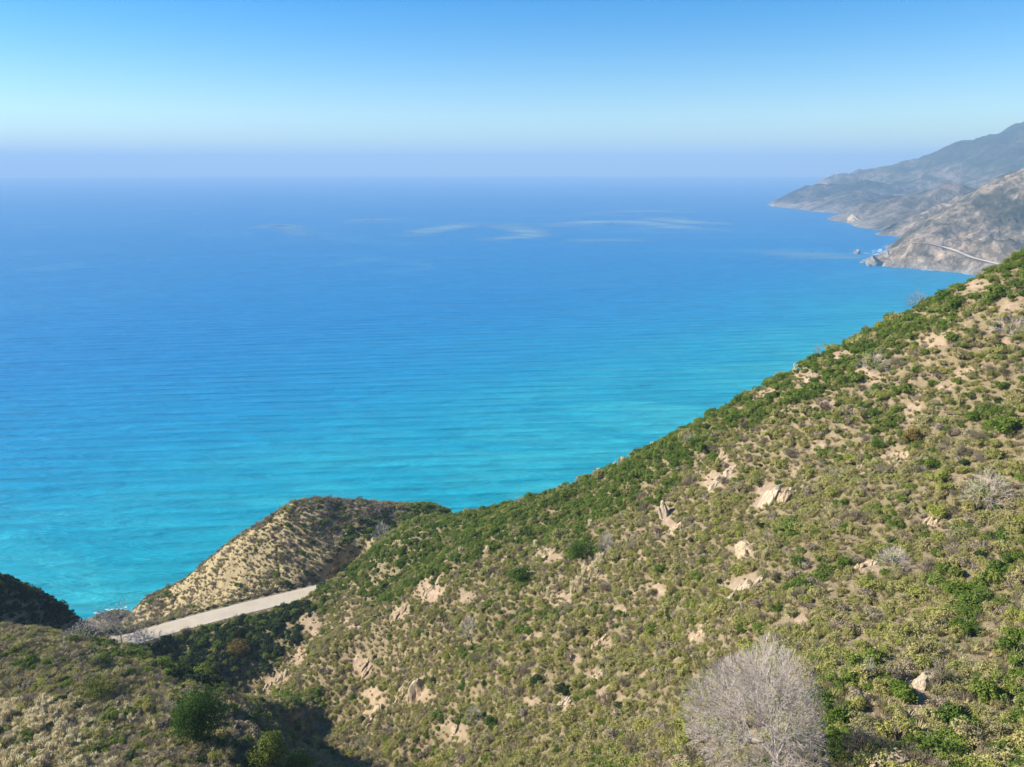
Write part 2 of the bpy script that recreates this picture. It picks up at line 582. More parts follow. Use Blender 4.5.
# milky plume close under the slope, current lines and wind lanes farther out
mil = n.ramp(n.noise(n.coords((1 / 150, 1 / 60, 1)), 1.0, 5, .6, .8), [(.42, (0, 0, 0)), (.64, (.8, .8, .8))])
mil = n.math('MULTIPLY', mil, n.math('SUBTRACT', 1.0, n.math('DIVIDE', n.math('SUBTRACT', dist, 500), 330, clamp=True)))
cc = n.mix(mil, depthc, (.04, .42, .47))
cur = n.noise(n.coords((1 / 1500, 1 / 900, 1)), 1.0, 5, .55, 2.2)
line = n.math('ABSOLUTE', n.math('SUBTRACT', cur, .5))
line = n.ramp(line, [(0, (.3, .3, .3)), (.016, (.12, .12, .12)), (.045, (0, 0, 0))])
brk = n.ramp(n.noise(n.coords((1 / 800, 1 / 500, 1)), 1.0, 3), [(.45, (0, 0, 0)), (.6, (1, 1, 1))])
off = n.math('DIVIDE', n.math('SUBTRACT', sep.outputs[1], 1100), 700, clamp=True)
cc = n.mix(n.math('MULTIPLY', n.math('MULTIPLY', line, brk), off), cc, (.12, .36, .48))
def swell(rot, period, dist_, dscale):
    mp = n.n('ShaderNodeMapping')
    mp.inputs['Rotation'].default_value = (0, 0, R(rot))
    n.l(oc, mp.inputs['Vector'])
    w_ = n.n('ShaderNodeTexWave', wave_type='BANDS', bands_direction='Y')
    w_.inputs['Scale'].default_value = 2 * math.pi / 20 / period
    w_.inputs['Distortion'].default_value = dist_
    w_.inputs['Detail'].default_value = 3
    w_.inputs['Detail Scale'].default_value = dscale
    w_.inputs['Detail Roughness'].default_value = .6
    n.l(mp.outputs[0], w_.inputs['Vector'])
    return w_.outputs['Fac']


sw1 = swell(-9, 21, 11, .013)
sw2 = swell(-3, 11, 9, .026)
lane = n.noise(n.coords((1 / 60, 1 / 12, 1)), 1.0, 6, .65, .3)
lane = n.ramp(lane, [(.3, (.84, .86, .88)), (.5, (.98, .98, .98)), (.7, (1.14, 1.12, 1.1))])
cc = n.mix(1.0, cc, lane, 'MULTIPLY')
crest = n.math('ADD', n.math('MULTIPLY', sw1, .6), n.math('MULTIPLY', sw2, .4))
cc = n.mix(1.0, cc, n.ramp(crest, [(.1, (.91, .93, .94)), (.6, (.98, .98, .98)), (.95, (1.14, 1.1, 1.08))]), 'MULTIPLY')
w0 = n.noise(n.coords((1 / 260, 1 / 42, 1)), 1.0, 3, .55, .4)
w1 = n.noise(n.coords((1 / 60, 1 / 12, 1)), 1.0, 4, .6, .5)
w2 = n.noise(n.coords((1 / 17, 1 / 5, 1)), 1.0, 3, .6, .5)
hgt = n.math('ADD', n.math('ADD', n.math('MULTIPLY', w1, 1.0), n.math('MULTIPLY', w2, .3)), n.math('ADD', n.math('MULTIPLY', w0, 2.0), n.math('MULTIPLY', crest, .35)))
M['sea'] = n.finish(cc, .42, .10, hgt, 1.0, 5.0)
o = grid_mesh('sea', SX, SY, np.zeros_like(SX), M['sea'])
tag(o, 'turquoise ocean turning deep blue towards the hazy horizon', 'sea', kind='structure')

# ------------------------------------------------------------------ far headlands
def far_mat(name, veg1, veg2, soil1, soil2, sc):
    n = NT(name)
    v = n.coords((1 / sc, 1 / sc, 1 / sc))
    f = n.noise(v, 1.0, 9, .68, .3)
    g = n.ramp(n.noise(v, 6.0, 7, .72, .3), [(.36, (0, 0, 0)), (.64, (1, 1, 1))])
    veg = n.mix(g, veg1, veg2)
    so = n.mix(g, soil1, soil2)
    k_ = n.math('ADD', n.attr('bare'), n.math('MULTIPLY', n.math('SUBTRACT', f, .5), 5.0), clamp=True)
    k_ = n.math('MULTIPLY', k_, n.ramp(g, [(.35, (.5, .5, .5)), (.6, (1, 1, 1))]))
    cc = n.mix(k_, veg, so)
    cc = n.mix(n.attr('shore'), cc, n.mix(g, (.2, .17, .14), (.38, .33, .28)))
    return n.finish(cc, .95, .03, g, .8, sc * .06)


M['far'] = far_mat('far_headland_scrub', (.03, .045, .035), (.09, .09, .06), (.22, .165, .125), (.38, .3, .23), 420)
M['mid'] = far_mat('near_headland_scrub', (.05, .055, .035), (.15, .125, .08), (.30, .215, .15), (.54, .42, .31), 150)

FARP, MIDP = [], []
def sea_at(px, py, z=0.0):
    d = ray(px, py)
    return CAM + d * ((z - CAM[2]) / d[2])
fc = [(775, 206.5), (800, 209), (828, 212.5), (852, 223), (880, 230), (912, 233)]
for a, b in fc:
    FARP.append(sea_at(a, b))
    p = sea_at(a, b)
    FARP.append(p + np.array([-180, -160, -60]))
    FARP.append(p + np.array([70, 90, 62]))
fcrest = [(800, 193, 5900), (830, 181, 5800), (862, 168, 5750), (895, 161, 5700), (935, 151, 5650), (975, 141, 5600), (1024, 127, 5500), (1090, 122, 5400), (1180, 124, 5300)]
for a, b, c_ in fcrest:
    p = at(a, b, c_)
    FARP.append(p)
    FARP.append(p + np.array([300, 700, -.35 * p[2] - 60]))
for a, b, c_ in [(900, 185, 4900), (960, 180, 4600), (1024, 175, 4400), (940, 205, 4200), (1090, 200, 3900), (870, 195, 5300)]:
    FARP.append(at(a, b, c_))
FARP += [sea_at(755, 205) * (1, 1, 0) + (0, 0, -50), sea_at(735, 203.5) * (1, 1, 0) + (0, 0, -70), sea_at(700, 202) * (1, 1, 0) + (0, 0, -90)]
FARP += [np.array(p, float) for p in [(1600, 7200, -80), (2600, 7600, -80), (1200, 6200, -90), (4200, 3000, 380), (3000, 3100, 100)]]
FT = TPS(FARP, lam=.002, sc=2000)
x_ = np.arange(1100, 5200, 26.0)
y_ = np.arange(2900, 7700, 30.0)
X, Y = np.meshgrid(x_, y_)
Z = FT(X, Y)
hh = smooth(0, 160, Z)
Z = Z + hh * ((ridged(X / 900 + Y / 420, Y / 900 - X / 800, 5, 6) - .64) * 190) + fbm(X / 90, Y / 90, 8, 3) * 12 * smooth(-30, 30, Z)
far_top = Z.max()
print('far top', far_top)
bare = np.clip(.32 - smooth(140, 330, Z) * .55 + fbm(X / 500, Y / 500, 77, 3) * .3, -.3, 1)
o = grid_mesh('far_hill', X, Y, Z, M['far'], {'bare': bare, 'shore': smooth(34, 6, Z + fbm(X / 70, Y / 70, 9, 3) * 40)})
tag(o, 'hazy blue mountain headland running out to a low point in the sea', 'headland', kind='structure')

mc = [(872, 263), (882, 266), (905, 268), (930, 270), (960, 273), (1000, 279), (1060, 290)]
for a, b in mc:
    p = sea_at(a, b)
    MIDP.append(p)
    MIDP.append(p + np.array([-40, -60, -30]))
    MIDP.append(p + np.array([25, 40, 38 if a > 890 else 14]))
for a, b in [(876, 259), (893, 251), (905, 241)]:
    p = sea_at(a, b)
    MIDP.append(p)
    MIDP.append(p + np.array([-60, 40, -30]))
for a, b, c_ in [(893, 256, 2010), (903, 244, 2080), (918, 233, 2150), (932, 222, 2180), (950, 209, 2200), (970, 195, 2220), (995, 181, 2230), (1024, 166, 2240),
                 (1080, 138, 2250), (1160, 110, 2250)]:
    p = at(a, b, c_)
    MIDP.append(p)
    MIDP.append(p + np.array([20, 160, -.3 * p[2] - 25]))
for a, b, c_ in [(920, 246, 2010), (950, 252, 1960), (985, 262, 1900), (960, 232, 2060), (1000, 225, 2040), (1024, 200, 2110), (1060, 250, 1900), (1100, 200, 2050)]:
    MIDP.append(at(a, b, c_))
MIDP += [np.array(p, float) for p in [(900, 2400, -60), (1100, 2700, -40), (1700, 2700, 200), (1800, 1500, 100), (1500, 1450, -20)]]
MT = TPS(MIDP, lam=.001, sc=500)
x_ = np.arange(820, 1900, 6.0)
y_ = np.arange(1500, 2720, 7.0)
X, Y = np.meshgrid(x_, y_)
Z0 = MT(X, Y)
Z = Z0 + smooth(0, 50, Z0) * ((ridged(X / 300 + Y / 900, Y / 105 - X / 400, 15, 6) - .62) * 72) + fbm(X / 26, Y / 26, 18, 4) * 8 * smooth(-14, 10, Z0)
MZ = Z
bare = np.clip(.46 + fbm(X / 120, Y / 120, 87, 3) * .7 - smooth(150, 300, Z) * .1, -.3, 1)


def mid_ground(x, y):
    fx = np.clip((x - 820) / 6.0, 0, len(x_) - 1.001)
    fy = np.clip((y - 1500) / 7.0, 0, len(y_) - 1.001)
    ix, iy = int(fx), int(fy)
    fx, fy = fx - ix, fy - iy
    return (MZ[iy, ix] * (1 - fx) + MZ[iy, ix + 1] * fx) * (1 - fy) + (MZ[iy + 1, ix] * (1 - fx) + MZ[iy + 1, ix + 1] * fx) * fy


def mid_cast(px, py):
    d = ray(px, py)
    for t in np.arange(1500, 2800, 2.0):
        P = CAM + d * t
        if P[2] < mid_ground(P[0], P[1]):
            return np.array([P[0], P[1], P[2]])
    return CAM + d * 2000


HW = [mid_cast(*p) for p in [(921, 242), (932, 245), (945, 248.5), (957, 251.5), (965, 256), (975, 259), (990, 263), (1010, 268)]]
HWC = catmull(HW, 6)
HWC[:, 2] = np.convolve(np.pad(HWC[:, 2], 6, mode='edge'), np.ones(13) / 13, 'valid')
# bench for the far highway
best = np.full(X.shape, 1e9)
bz = np.zeros(X.shape)
for p in HWC:
    d_ = np.hypot(X - p[0], Y - p[1])
    m_ = d_ < best
    best = np.where(m_, d_, best)
    bz = np.where(m_, p[2], bz)
kk = smooth(34, 13, best)
MZ = Z = Z * (1 - kk) + bz * kk
bare = np.clip(bare + smooth(60, 20, best) * .3, -.3, 1)
o = grid_mesh('near_hill', X, Y, Z, M['mid'], {'bare': bare, 'shore': smooth(16, 3, Z + fbm(X / 30, Y / 30, 19, 3) * 16)})
tag(o, 'brown rocky headland with a pale highway cut across its face', 'headland', kind='structure')
V, Fc = ribbon(HWC, [-7, 0, 7], 2.2)
n = NT('pale_highway')
M['highway'] = n.finish(n.mix(n.noise(n.coords(), .05, 4), (.6, .52, .42), (.72, .65, .54)), .9, .1)
o = mesh_obj('coastal_highway', V, Fc, M['highway'], smoothed=True)
tag(o, 'distant pale highway contouring round the brown headland', 'highway', kind='structure')

# ------------------------------------------------------------------ surf: ribbons along the water's edge
def contour_pts(X, Y, Z, lev=0.0):
    s = Z > lev
    e = np.zeros_like(s)
    e[:-1, :-1] = (s[:-1, :-1] != s[1:, :-1]) | (s[:-1, :-1] != s[:-1, 1:])
    return X[e], Y[e]


n = NT('surf_foam')
f = n.noise(n.coords(), .35, 4)
M['foam'] = n.finish(n.mix(f, (.55, .66, .68), (.82, .85, .85)), .8, .1)
SV, SF = [], []
def foam_at(cx, cy, r, seed):
    rr = random.Random(seed)
    b0 = len(SV)
    k_ = 9
    a0 = rr.random() * 6
    SV.append((cx, cy, .06))
    for i in range(k_):
        a = a0 + i * 2 * math.pi / k_
        q = r * rr.uniform(.35, 1.25)
        SV.append((cx + math.cos(a) * q, cy + math.sin(a) * q * .8, .06))
    for i in range(k_):
        SF.append((b0, b0 + 1 + i, b0 + 1 + (i + 1) % k_))
cxs, cys = contour_pts(XX, YY, ZZ)
for i in range(0, len(cxs)):
    if vnoise(np.array([cxs[i] / 16]), np.array([cys[i] / 16]), 5)[0] > .45 and random.random() < .5:
        foam_at(cxs[i] + random.uniform(-3, 1), cys[i] + random.uniform(-1, 4), random.uniform(.4, 1.5), i)
cxs, cys = contour_pts(X, Y, Z)
for i in range(len(cxs)):
    if cys[i] < 2350 and vnoise(np.array([cxs[i] / 60]), np.array([cys[i] / 60]), 6)[0] > .5 and random.random() < .5:
        foam_at(cxs[i] + random.uniform(-9, 3), cys[i] + random.uniform(-8, 2), random.uniform(3, 8), i)
for i in range(70):
    p = sea_at(random.gauss(884, 8), random.gauss(252, 1.6))
    foam_at(p[0], p[1], random.uniform(3, 9), i)
o = mesh_obj('surf', SV, SF, M['foam'])
tag(o, 'white surf breaking along the foot of the cliffs', 'surf', kind='stuff')

# pale current lines floating on the open water
n = NT('current_line_foam')
f = n.noise(n.coords((1 / 300, 1 / 90, 1)), 1.0, 5, .65, .5)
al = n.math('MULTIPLY', n.attr('a'), n.ramp(f, [(.3, (0, 0, 0)), (.56, (1, 1, 1))]))
d_ = n.n('ShaderNodeBsdfDiffuse')
d_.inputs['Color'].default_value = (.20, .40, .54, 1)
t_ = n.n('ShaderNodeBsdfTransparent')
mx = n.n('ShaderNodeMixShader')
n.l(al, mx.inputs[0])
n.l(t_.outputs[0], mx.inputs[1])
n.l(d_.outputs[0], mx.inputs[2])
n.l(mx.outputs[0], n.out.inputs['Surface'])
V, Fc, A_ = [], [], []
for pts, wd_, st in [([(540, 227), (575, 223.5), (612, 222), (650, 224), (692, 228.5), (720, 229)], 1.0, .8), ([(655, 217), (672, 220.5), (700, 223), (735, 224)], .8, .7),
                     ([(497, 223), (512, 227), (531, 232), (530, 236), (508, 238), (480, 241)], .8, .7), ([(408, 237), (432, 230), (458, 226), (480, 222)], .8, .7),
                     ([(345, 222), (372, 219.5), (388, 221)], .7, .5), ([(250, 229), (285, 225), (300, 237)], .7, .45), ([(765, 252), (800, 255), (835, 256.5), (872, 259)], 2.2, .55),
                     ([(560, 243), (600, 240), (650, 241)], .9, .35), ([(590, 213), (640, 211), (700, 212)], .7, .4)]:
    C_ = catmull(np.array([sea_at(*q) for q in pts]), 8)
    T_ = np.gradient(C_[:, :2], axis=0)
    T_ /= np.linalg.norm(T_, axis=1)[:, None] + 1e-9
    b0 = len(V)
    for i, c in enumerate(C_):
        hw = 1.5 * wd_ * (c[1] ** 2 / (220 * F)) * (.6 + .7 * vnoise(np.array([i * .7]), np.array([wd_ * 9 + st]), 3)[0]) * 1.0
        fade = st * math.sin(math.pi * (i + .5) / len(C_)) ** .6
        for q, a_ in ((-1.6, 0), (-.5, 1), (.5, 1), (1.6, 0)):
            nx, ny = -T_[i][1], T_[i][0]
            V.append((c[0] + nx * hw * q, c[1] + ny * hw * q, .25))
            A_.append(a_ * fade)
    for i in range(len(C_) - 1):
        for j in range(3):
            a0 = b0 + i * 4 + j
            Fc.append((a0, a0 + 1, a0 + 5, a0 + 4))
o = mesh_obj('current_foam', V, Fc, n.m)
at_ = o.data.attributes.new('a', 'FLOAT', 'POINT')
at_.data.foreach_set('value', np.array(A_, np.float32))
tag(o, 'pale curling current lines drifting on the blue water off the headland', 'sea foam', kind='stuff')

# ------------------------------------------------------------------ rocks
def rock(name, loc, size, mat, seed, label, cat='rock', rotz=0.0, tilt=0.0, group=None, rough=.35, sub=4):
    import bmesh
    bm = bmesh.new()
    bmesh.ops.create_icosphere(bm, subdivisions=sub, radius=1)
    rr = np.random.default_rng(seed)
    planes = rr.normal(size=(11, 3))
    planes /= np.linalg.norm(planes, axis=1)[:, None]
    offs = rr.uniform(.55, .95, 11)
    for v in bm.verts:
        p = np.array(v.co)
        for pl, of in zip(planes, offs):
            d_ = p @ pl
            if d_ > of:
                p = p - pl * (d_ - of) * .92
        q = p * 2.1 + seed
        nz = fbm(np.array([q[0] + q[2] * .7]), np.array([q[1] - q[2] * .6]), seed, 4)[0]
        v.co = p * (1 + nz * rough)
    me = bpy.data.meshes.new(name)
    bm.to_mesh(me)
    bm.free()
    me.materials.append(mat)
    ob = bpy.data.objects.new(name, me)
    col.objects.link(ob)
    ob.location = loc
    ob.scale = size
    ob.rotation_euler = (0, tilt, rotz)
    return tag(ob, label, cat, group)


def rock_px(name, px, py, w, h, mat, seed, label, depth=.6, tilt=0, **kw):
    p = cast(px, py)
    s = np.linalg.norm(p - CAM) / F
    return rock(name, p + np.array([0, 0, -.16 * h * s]), (w * s / 2, max(w * s * depth, .3), h * s / 2), mat, seed, label, tilt=tilt, **kw)


SCL = [('the tall leaning rock slab', 763, 502), ('the yellowish outcrop', 748, 551), ('the whitish outcrop under the ridge thicket', 665, 514),
       ('the cream rock face', 923, 690), ('the bare domed tree', 755, 700), ('the upright cream boulder', 571, 659), ('the dark end of the ravine shadow', 360, 745),
       ('the plume grass streak', 595, 570), ('the yellowing bush', 913, 446), ('the fallen silvery brush', 985, 500), ('the end of the pale road', 318, 590)]
rock_px('rock_slab', 762, 506, 15, 74, M['rock_pale'], 3, 'tall leaning pale rock slab standing out of the mid slope', tilt=R(22))
rock_px('rock_outcrop', 783, 500, 14, 40, M['rock_tan'], 4, 'tan ribbed outcrop just right of the tall pale slab', tilt=R(15))
rock_px('rock_outcrop', 665, 516, 12, 40, M['rock_pale'], 5, 'narrow whitish outcrop below the green ridge thicket', tilt=R(-10))
rock_px('rock_outcrop', 748, 551, 28, 16, M['rock_tan'], 6, 'low yellowish outcrop below the tall pale slab', tilt=R(10))
rock_px('boulder', 887, 757, 10, 12, M['rock_pale'], 8, 'small white boulder below the broad cream rock face')
rock_px('rock_outcrop', 420, 690, 22, 30, M['rock_tan'], 9, 'crumbling tan outcrop above the shaded end of the ravine', tilt=R(14))
rock_px('boulder', 456, 731, 9, 13, M['rock_pale'], 10, 'small pale boulder beneath a dark green bush low on the slope')
rock_px('rock_outcrop', 378, 712, 12, 26, M['rock_tan'], 12, 'narrow crumbling outcrop beside the tip of the ravine shadow', tilt=R(16))
rock_px('boulder', 571, 659, 7, 13, M['rock_pale'], 13, 'upright cream boulder in the middle of the lower slope')
rock_px('boulder', 668, 424, 8, 8, M['rock_pale'], 14, 'white boulder perched on the ridge crest against the sea')
rock_px('boulder', 287, 686, 6, 8, M['rock_pale'], 15, 'small pale boulder on the bare strip above the ravine')


def scarp(px, py, w, h, seed, label, k=1.0):
    """a weathered bank of ribs and broken blocks half buried in the slope: one mesh"""
    import bmesh
    g = np.random.default_rng(seed)
    p = cast(px, py)
    s_ = np.linalg.norm(p - CAM) / F
    bm = bmesh.new()
    for i in range(int(7 + w * .5)):
        r_ = bmesh.ops.create_icosphere(bm, subdivisions=2, radius=1)
        dx, dz = g.uniform(-.5, .5) * w * s_, g.uniform(-.5, .5) * h * s_
        ox, oy = p[0] + dx + dz * .35, p[1] + dz * .8
        oz = float(ground(ox, oy)) - .1
        sx, sy, sz = g.uniform(.25, .6) * s_ * 4 * k, g.uniform(.3, .7) * s_ * 4 * k, g.uniform(.5, 1.3) * s_ * 5 * k
        th = g.uniform(-.5, .5)
        for v in r_['verts']:
            c = np.array(v.co)
            c = c * (1 + .35 * fbm(np.array([c[0] * 2 + seed + i]), np.array([c[1] * 2 + c[2] * 1.3]), 7, 3)[0]) * (sx, sy, sz)
            c = np.array([c[0] + c[2] * (.45 + th * .3), c[1] + c[2] * .1, c[2]])
            v.co = c + (ox - p[0], oy - p[1], oz - p[2])
    me = bpy.data.meshes.new('scarp')
    bm.to_mesh(me)
    bm.free()
    me.materials.append(M['rock_tan'] if seed % 3 else M['rock_pale'])
    ob = bpy.data.objects.new('scarp', me)
    col.objects.link(ob)
    ob.location = p
    return tag(ob, label, 'scarp', 'crumbling tan scarps on the sunny slope')


for args in ((922, 686, 14, 22), ):
    o = scarp(*args, 1002, 'broad cream rock face among shrubs right of the bare tree', 2.0)
    o['group'] = ''
    del o['group']
    o['category'] = 'rock face'
    o.data.materials[0] = M['rock_pale']

for i, (px, py, w, h) in enumerate([(728, 474, 10, 18), (719, 460, 8, 12), (796, 488, 14, 22), (805, 473, 8, 16), (897, 459, 18, 20), (880, 446, 14, 10), (739, 590, 18, 14),
                                    (595, 678, 20, 16), (612, 698, 16, 16), (563, 704, 12, 10), (402, 694, 14, 18), (366, 670, 10, 22), (372, 722, 8, 12), (699, 631, 14, 8), (882, 652, 14, 12),
                                    (911, 624, 8, 18), (546, 558, 14, 10), (676, 530, 10, 14), (592, 580, 14, 16), (430, 590, 16, 10), (859, 470, 10, 10), (753, 584, 14, 12), (863, 567, 20, 8),
                                    (400, 614, 14, 8), (275, 682, 26, 6), (929, 524, 16, 8), (697, 421, 14, 8), (712, 485, 10, 16), (599, 643, 14, 8), (697, 637, 14, 8)]):
    j = min(range(11), key=lambda q: math.hypot(px - SCL[q][1], py - SCL[q][2]))
    dx, dy = px - SCL[j][1], py - SCL[j][2]
    w_ = ('right of' if dx > 0 else 'left of') if abs(dx) > abs(dy) else ('downhill of' if dy > 0 else 'uphill of')
    scarp(px, py, w, h, 900 + i, ('broad' if w > 14 else 'narrow' if h > w else 'small') + f' crumbling tan scarp {w_} {SCL[j][0]}')

for px, py, w, h, sd, lb in [(857, 253.5, 9, 6, 21, 'dark sea stack standing alone off the brown headland'),
                             (862, 263, 7, 3.5, 22, 'low dark sea rock left of the headland tip'),
                             (869, 266, 6, 4, 23, 'small dark sea rock touching the headland tip')]:
    p = sea_at(px, py)
    s = p[1] / F
    rock('sea_rock', p, (w * s * .36, w * s * .45, h * s * .65), M['rock_dark'], sd, lb, 'sea rock')
for px, py, w, h, sd, lb in [(878, 263, 16, 13, 24, 'jagged dark rock at the very tip of the brown headland'), (893, 262, 18, 20, 25, 'big grey crag beside the headland tip'),
                             (912, 264, 18, 12, 27, 'grey crag at the foot of the brown headland')]:
    p = sea_at(px, py + 3)
    s = p[1] / F
    rock('crag', p + np.array([0, 20, 0]), (w * s * .4, w * s * .55, h * s * .7), M['rock_dark'], sd, lb, 'crag', rough=.55)
p = sea_at(855, 223)
rock('crag', p, (34, 50, 30), M['rock_tan'], 26, 'pale crag standing in the water below the far mountain', 'crag', rough=.5)

# ------------------------------------------------------------------ plants: mesh builders
def leaf_mesh(name, C, Nrm, size, tint, mat, aspect=1.3, extra=None):
    """many small leaf faces: centres, facing directions, sizes"""
    k_ = len(C)
    rv = RNG.normal(size=(k_, 3))
    t1 = np.cross(Nrm, rv)
    t1 /= np.linalg.norm(t1, axis=1)[:, None] + 1e-9
    t2 = np.cross(Nrm, t1)
    s = size[:, None]
    bend = Nrm * s * RNG.uniform(-.25, .25, (k_, 1))
    V = np.stack([C - t1 * s * .5 * aspect, C - t2 * s * .42 + bend, C + t1 * s * .5 * aspect, C + t2 * s * .42 + bend], 1).reshape(-1, 3)
    Fc = np.arange(4 * k_).reshape(-1, 4)
    tv = np.repeat(tint, 4)
    mi = np.zeros(k_, int)
    V, Fc = V.tolist(), Fc.tolist()
    mats = [mat]
    if extra:
        ev, ef, em = extra
        b0 = len(V)
        V += [tuple(v) for v in ev]
        Fc += [tuple(i + b0 for i in f_) for f_ in ef]
        tv = np.r_[tv, np.full(len(ev), .5)]
        mi = np.r_[mi, np.ones(len(ef), int)]
        mats.append(em)
    me = bpy.data.meshes.new(name)
    me.from_pydata(V, [], Fc)
    for m in mats:
        me.materials.append(m)
    me.polygons.foreach_set('material_index', mi.astype(np.int32))
    a = me.attributes.new('tint', 'FLOAT', 'POINT')
    a.data.foreach_set('value', tv.astype(np.float32))
    me.update()
    return me


def tube(path, radii, sides, V, Fc):
    path = np.asarray(path, float)
    b0 = len(V)
    for i in range(len(path)):
        t = path[min(i + 1, len(path) - 1)] - path[max(i - 1, 0)]
        t = t / (np.linalg.norm(t) + 1e-9)
        a = np.cross(t, (0.31, .95, .05))
        a /= np.linalg.norm(a) + 1e-9
        b = np.cross(t, a)
        for j in range(sides):
            th = 2 * math.pi * j / sides
            V.append(tuple(path[i] + radii[i] * (math.cos(th) * a + math.sin(th) * b)))
    for i in range(len(path) - 1):
        for j in range(sides):
            k_ = (j + 1) % sides
            Fc.append((b0 + i * sides + j, b0 + i * sides + k_, b0 + (i + 1) * sides + k_, b0 + (i + 1) * sides + j))


def shrub_mesh(name, mat, seed, leaves=700, lobes=6, leaf=.16, flat=.75, stems=True, stem_mat=None, gap=.35):
    g = np.random.default_rng(seed)
    L = []
    for i in range(lobes):
        a = g.uniform(0, 2 * math.pi)
        r = g.uniform(.15, .85) if i else 0
        rad = g.uniform(.24, .5) * (1.1 - .25 * r)
        L.append((r * math.cos(a), r * math.sin(a), g.uniform(.28, .55) * flat + (.12 if i == 0 else 0), rad, g.uniform(.8, 1.1)))
    C, Nn, S, T = [], [], [], []
    per = leaves // lobes
    for cx, cy, cz, rad, sq in L:
        d = g.normal(size=(per, 3))
        d[:, 2] = np.abs(d[:, 2]) * .95 - .25
        d /= np.linalg.norm(d, axis=1)[:, None]
        rr = rad * g.uniform(.5, 1.0, per) ** .45 * (1 + .22 * np.sin(5 * d[:, 0] + seed) * np.cos(4 * d[:, 1] - seed))
        p = d * rr[:, None] * np.array([1, 1, sq * flat * 1.1]) + (cx, cy, cz)
        keep = (p[:, 2] > -.05) & (fbm(p[:, 0] * 4 + seed, p[:, 1] * 4 + p[:, 2] * 3, seed, 2) > -gap)
        p, d = p[keep], d[keep]
        C.append(p)
        nn = d * .8 + np.array([0, 0, .25]) + g.normal(size=d.shape) * .6
        nn /= np.linalg.norm(nn, axis=1)[:, None]
        Nn.append(nn)
        S.append(leaf * g.uniform(.6, 1.35, len(p)))
        T.append(np.clip(.5 + .35 * g.normal(size=len(p)) * .6 + g.uniform(-.25, .25), 0, 1))
    extra = None
    if stems:
        V, Fc = [], []
        for cx, cy, cz, rad, sq in L:
            for _ in range(3):
                e = np.array([cx + g.normal() * .2, cy + g.normal() * .2, cz + rad * .6])
                tube([(0, 0, -.15), e * (.45, .45, .5), e], [.035, .025, .008], 3, V, Fc)
        extra = (V, Fc, stem_mat or M['bark_brown'])
    return leaf_mesh(name, np.vstack(C), np.vstack(Nn), np.concatenate(S), np.concatenate(T), mat, extra=extra)


def twig_mesh(name, mat, seed, n_stems=16, forks=4):
    """leafless twiggy shrub"""
    g = np.random.default_rng(seed)
    V, Fc = [], []
    for i in range(n_stems):
        a = g.uniform(0, 2 * math.pi)
        sp = g.uniform(.15, .85)
        top = np.array([math.cos(a) * sp, math.sin(a) * sp, g.uniform(.55, 1.0) * math.sqrt(max(.1, 1.1 - sp * sp * .8))])
        mid = top * .5 + g.normal(size=3) * .06
        tube([(0, 0, -.1), mid, top], [.03, .02, .007], 3, V, Fc)
        for j in range(forks):
            s = g.uniform(.3, .9)
            st = mid * (1 - s) + top * s
            dv = g.normal(size=3) * .22 + top * .28
            e = st + dv
            tube([st, st + dv * .5 + g.normal(size=3) * .02, e], [.014, .009, .005], 3, V, Fc)
            for q in range(3):
                s2 = g.uniform(.3, .95)
                st2 = st + dv * s2
                tube([st2, st2 + g.normal(size=3) * .11 + dv * .22], [.008, .004], 3, V, Fc)
    me = bpy.data.meshes.new(name)
    me.from_pydata(V, [], Fc)
    me.materials.append(mat)
    me.update()
    return me


def tuft_mesh(name, mat, seed, blades=40, h=.55, spread=.35, w=.02):
    g = np.random.default_rng(seed)
    V, Fc = [], []
    for i in range(blades):
        a = g.uniform(0, 2 * math.pi)
        b = np.array([math.cos(a), math.sin(a), 0]) * g.uniform(0, spread * .5)
        o_ = np.array([math.cos(a), math.sin(a), 0]) * g.uniform(.1, spread)
        hh_ = h * g.uniform(.5, 1.1)
        sd = np.array([-math.sin(a), math.cos(a), 0]) * w
        k_ = len(V)
        V += [b - sd, b + sd, b + o_ * .5 + (0, 0, hh_ * .7) + sd * .7, b + o_ * .5 + (0, 0, hh_ * .7) - sd * .7, b + o_ + (0, 0, hh_)]
        Fc += [(k_, k_ + 1, k_ + 2, k_ + 3), (k_ + 3, k_ + 2, k_ + 4)]
    me = bpy.data.meshes.new(name)
    me.from_pydata([tuple(v) for v in V], [], Fc)
    me.materials.append(mat)
    a = me.attributes.new('tint', 'FLOAT', 'POINT')
    a.data.foreach_set('value', g.uniform(.2, .8, len(V)).astype(np.float32))
    me.update()
    return me


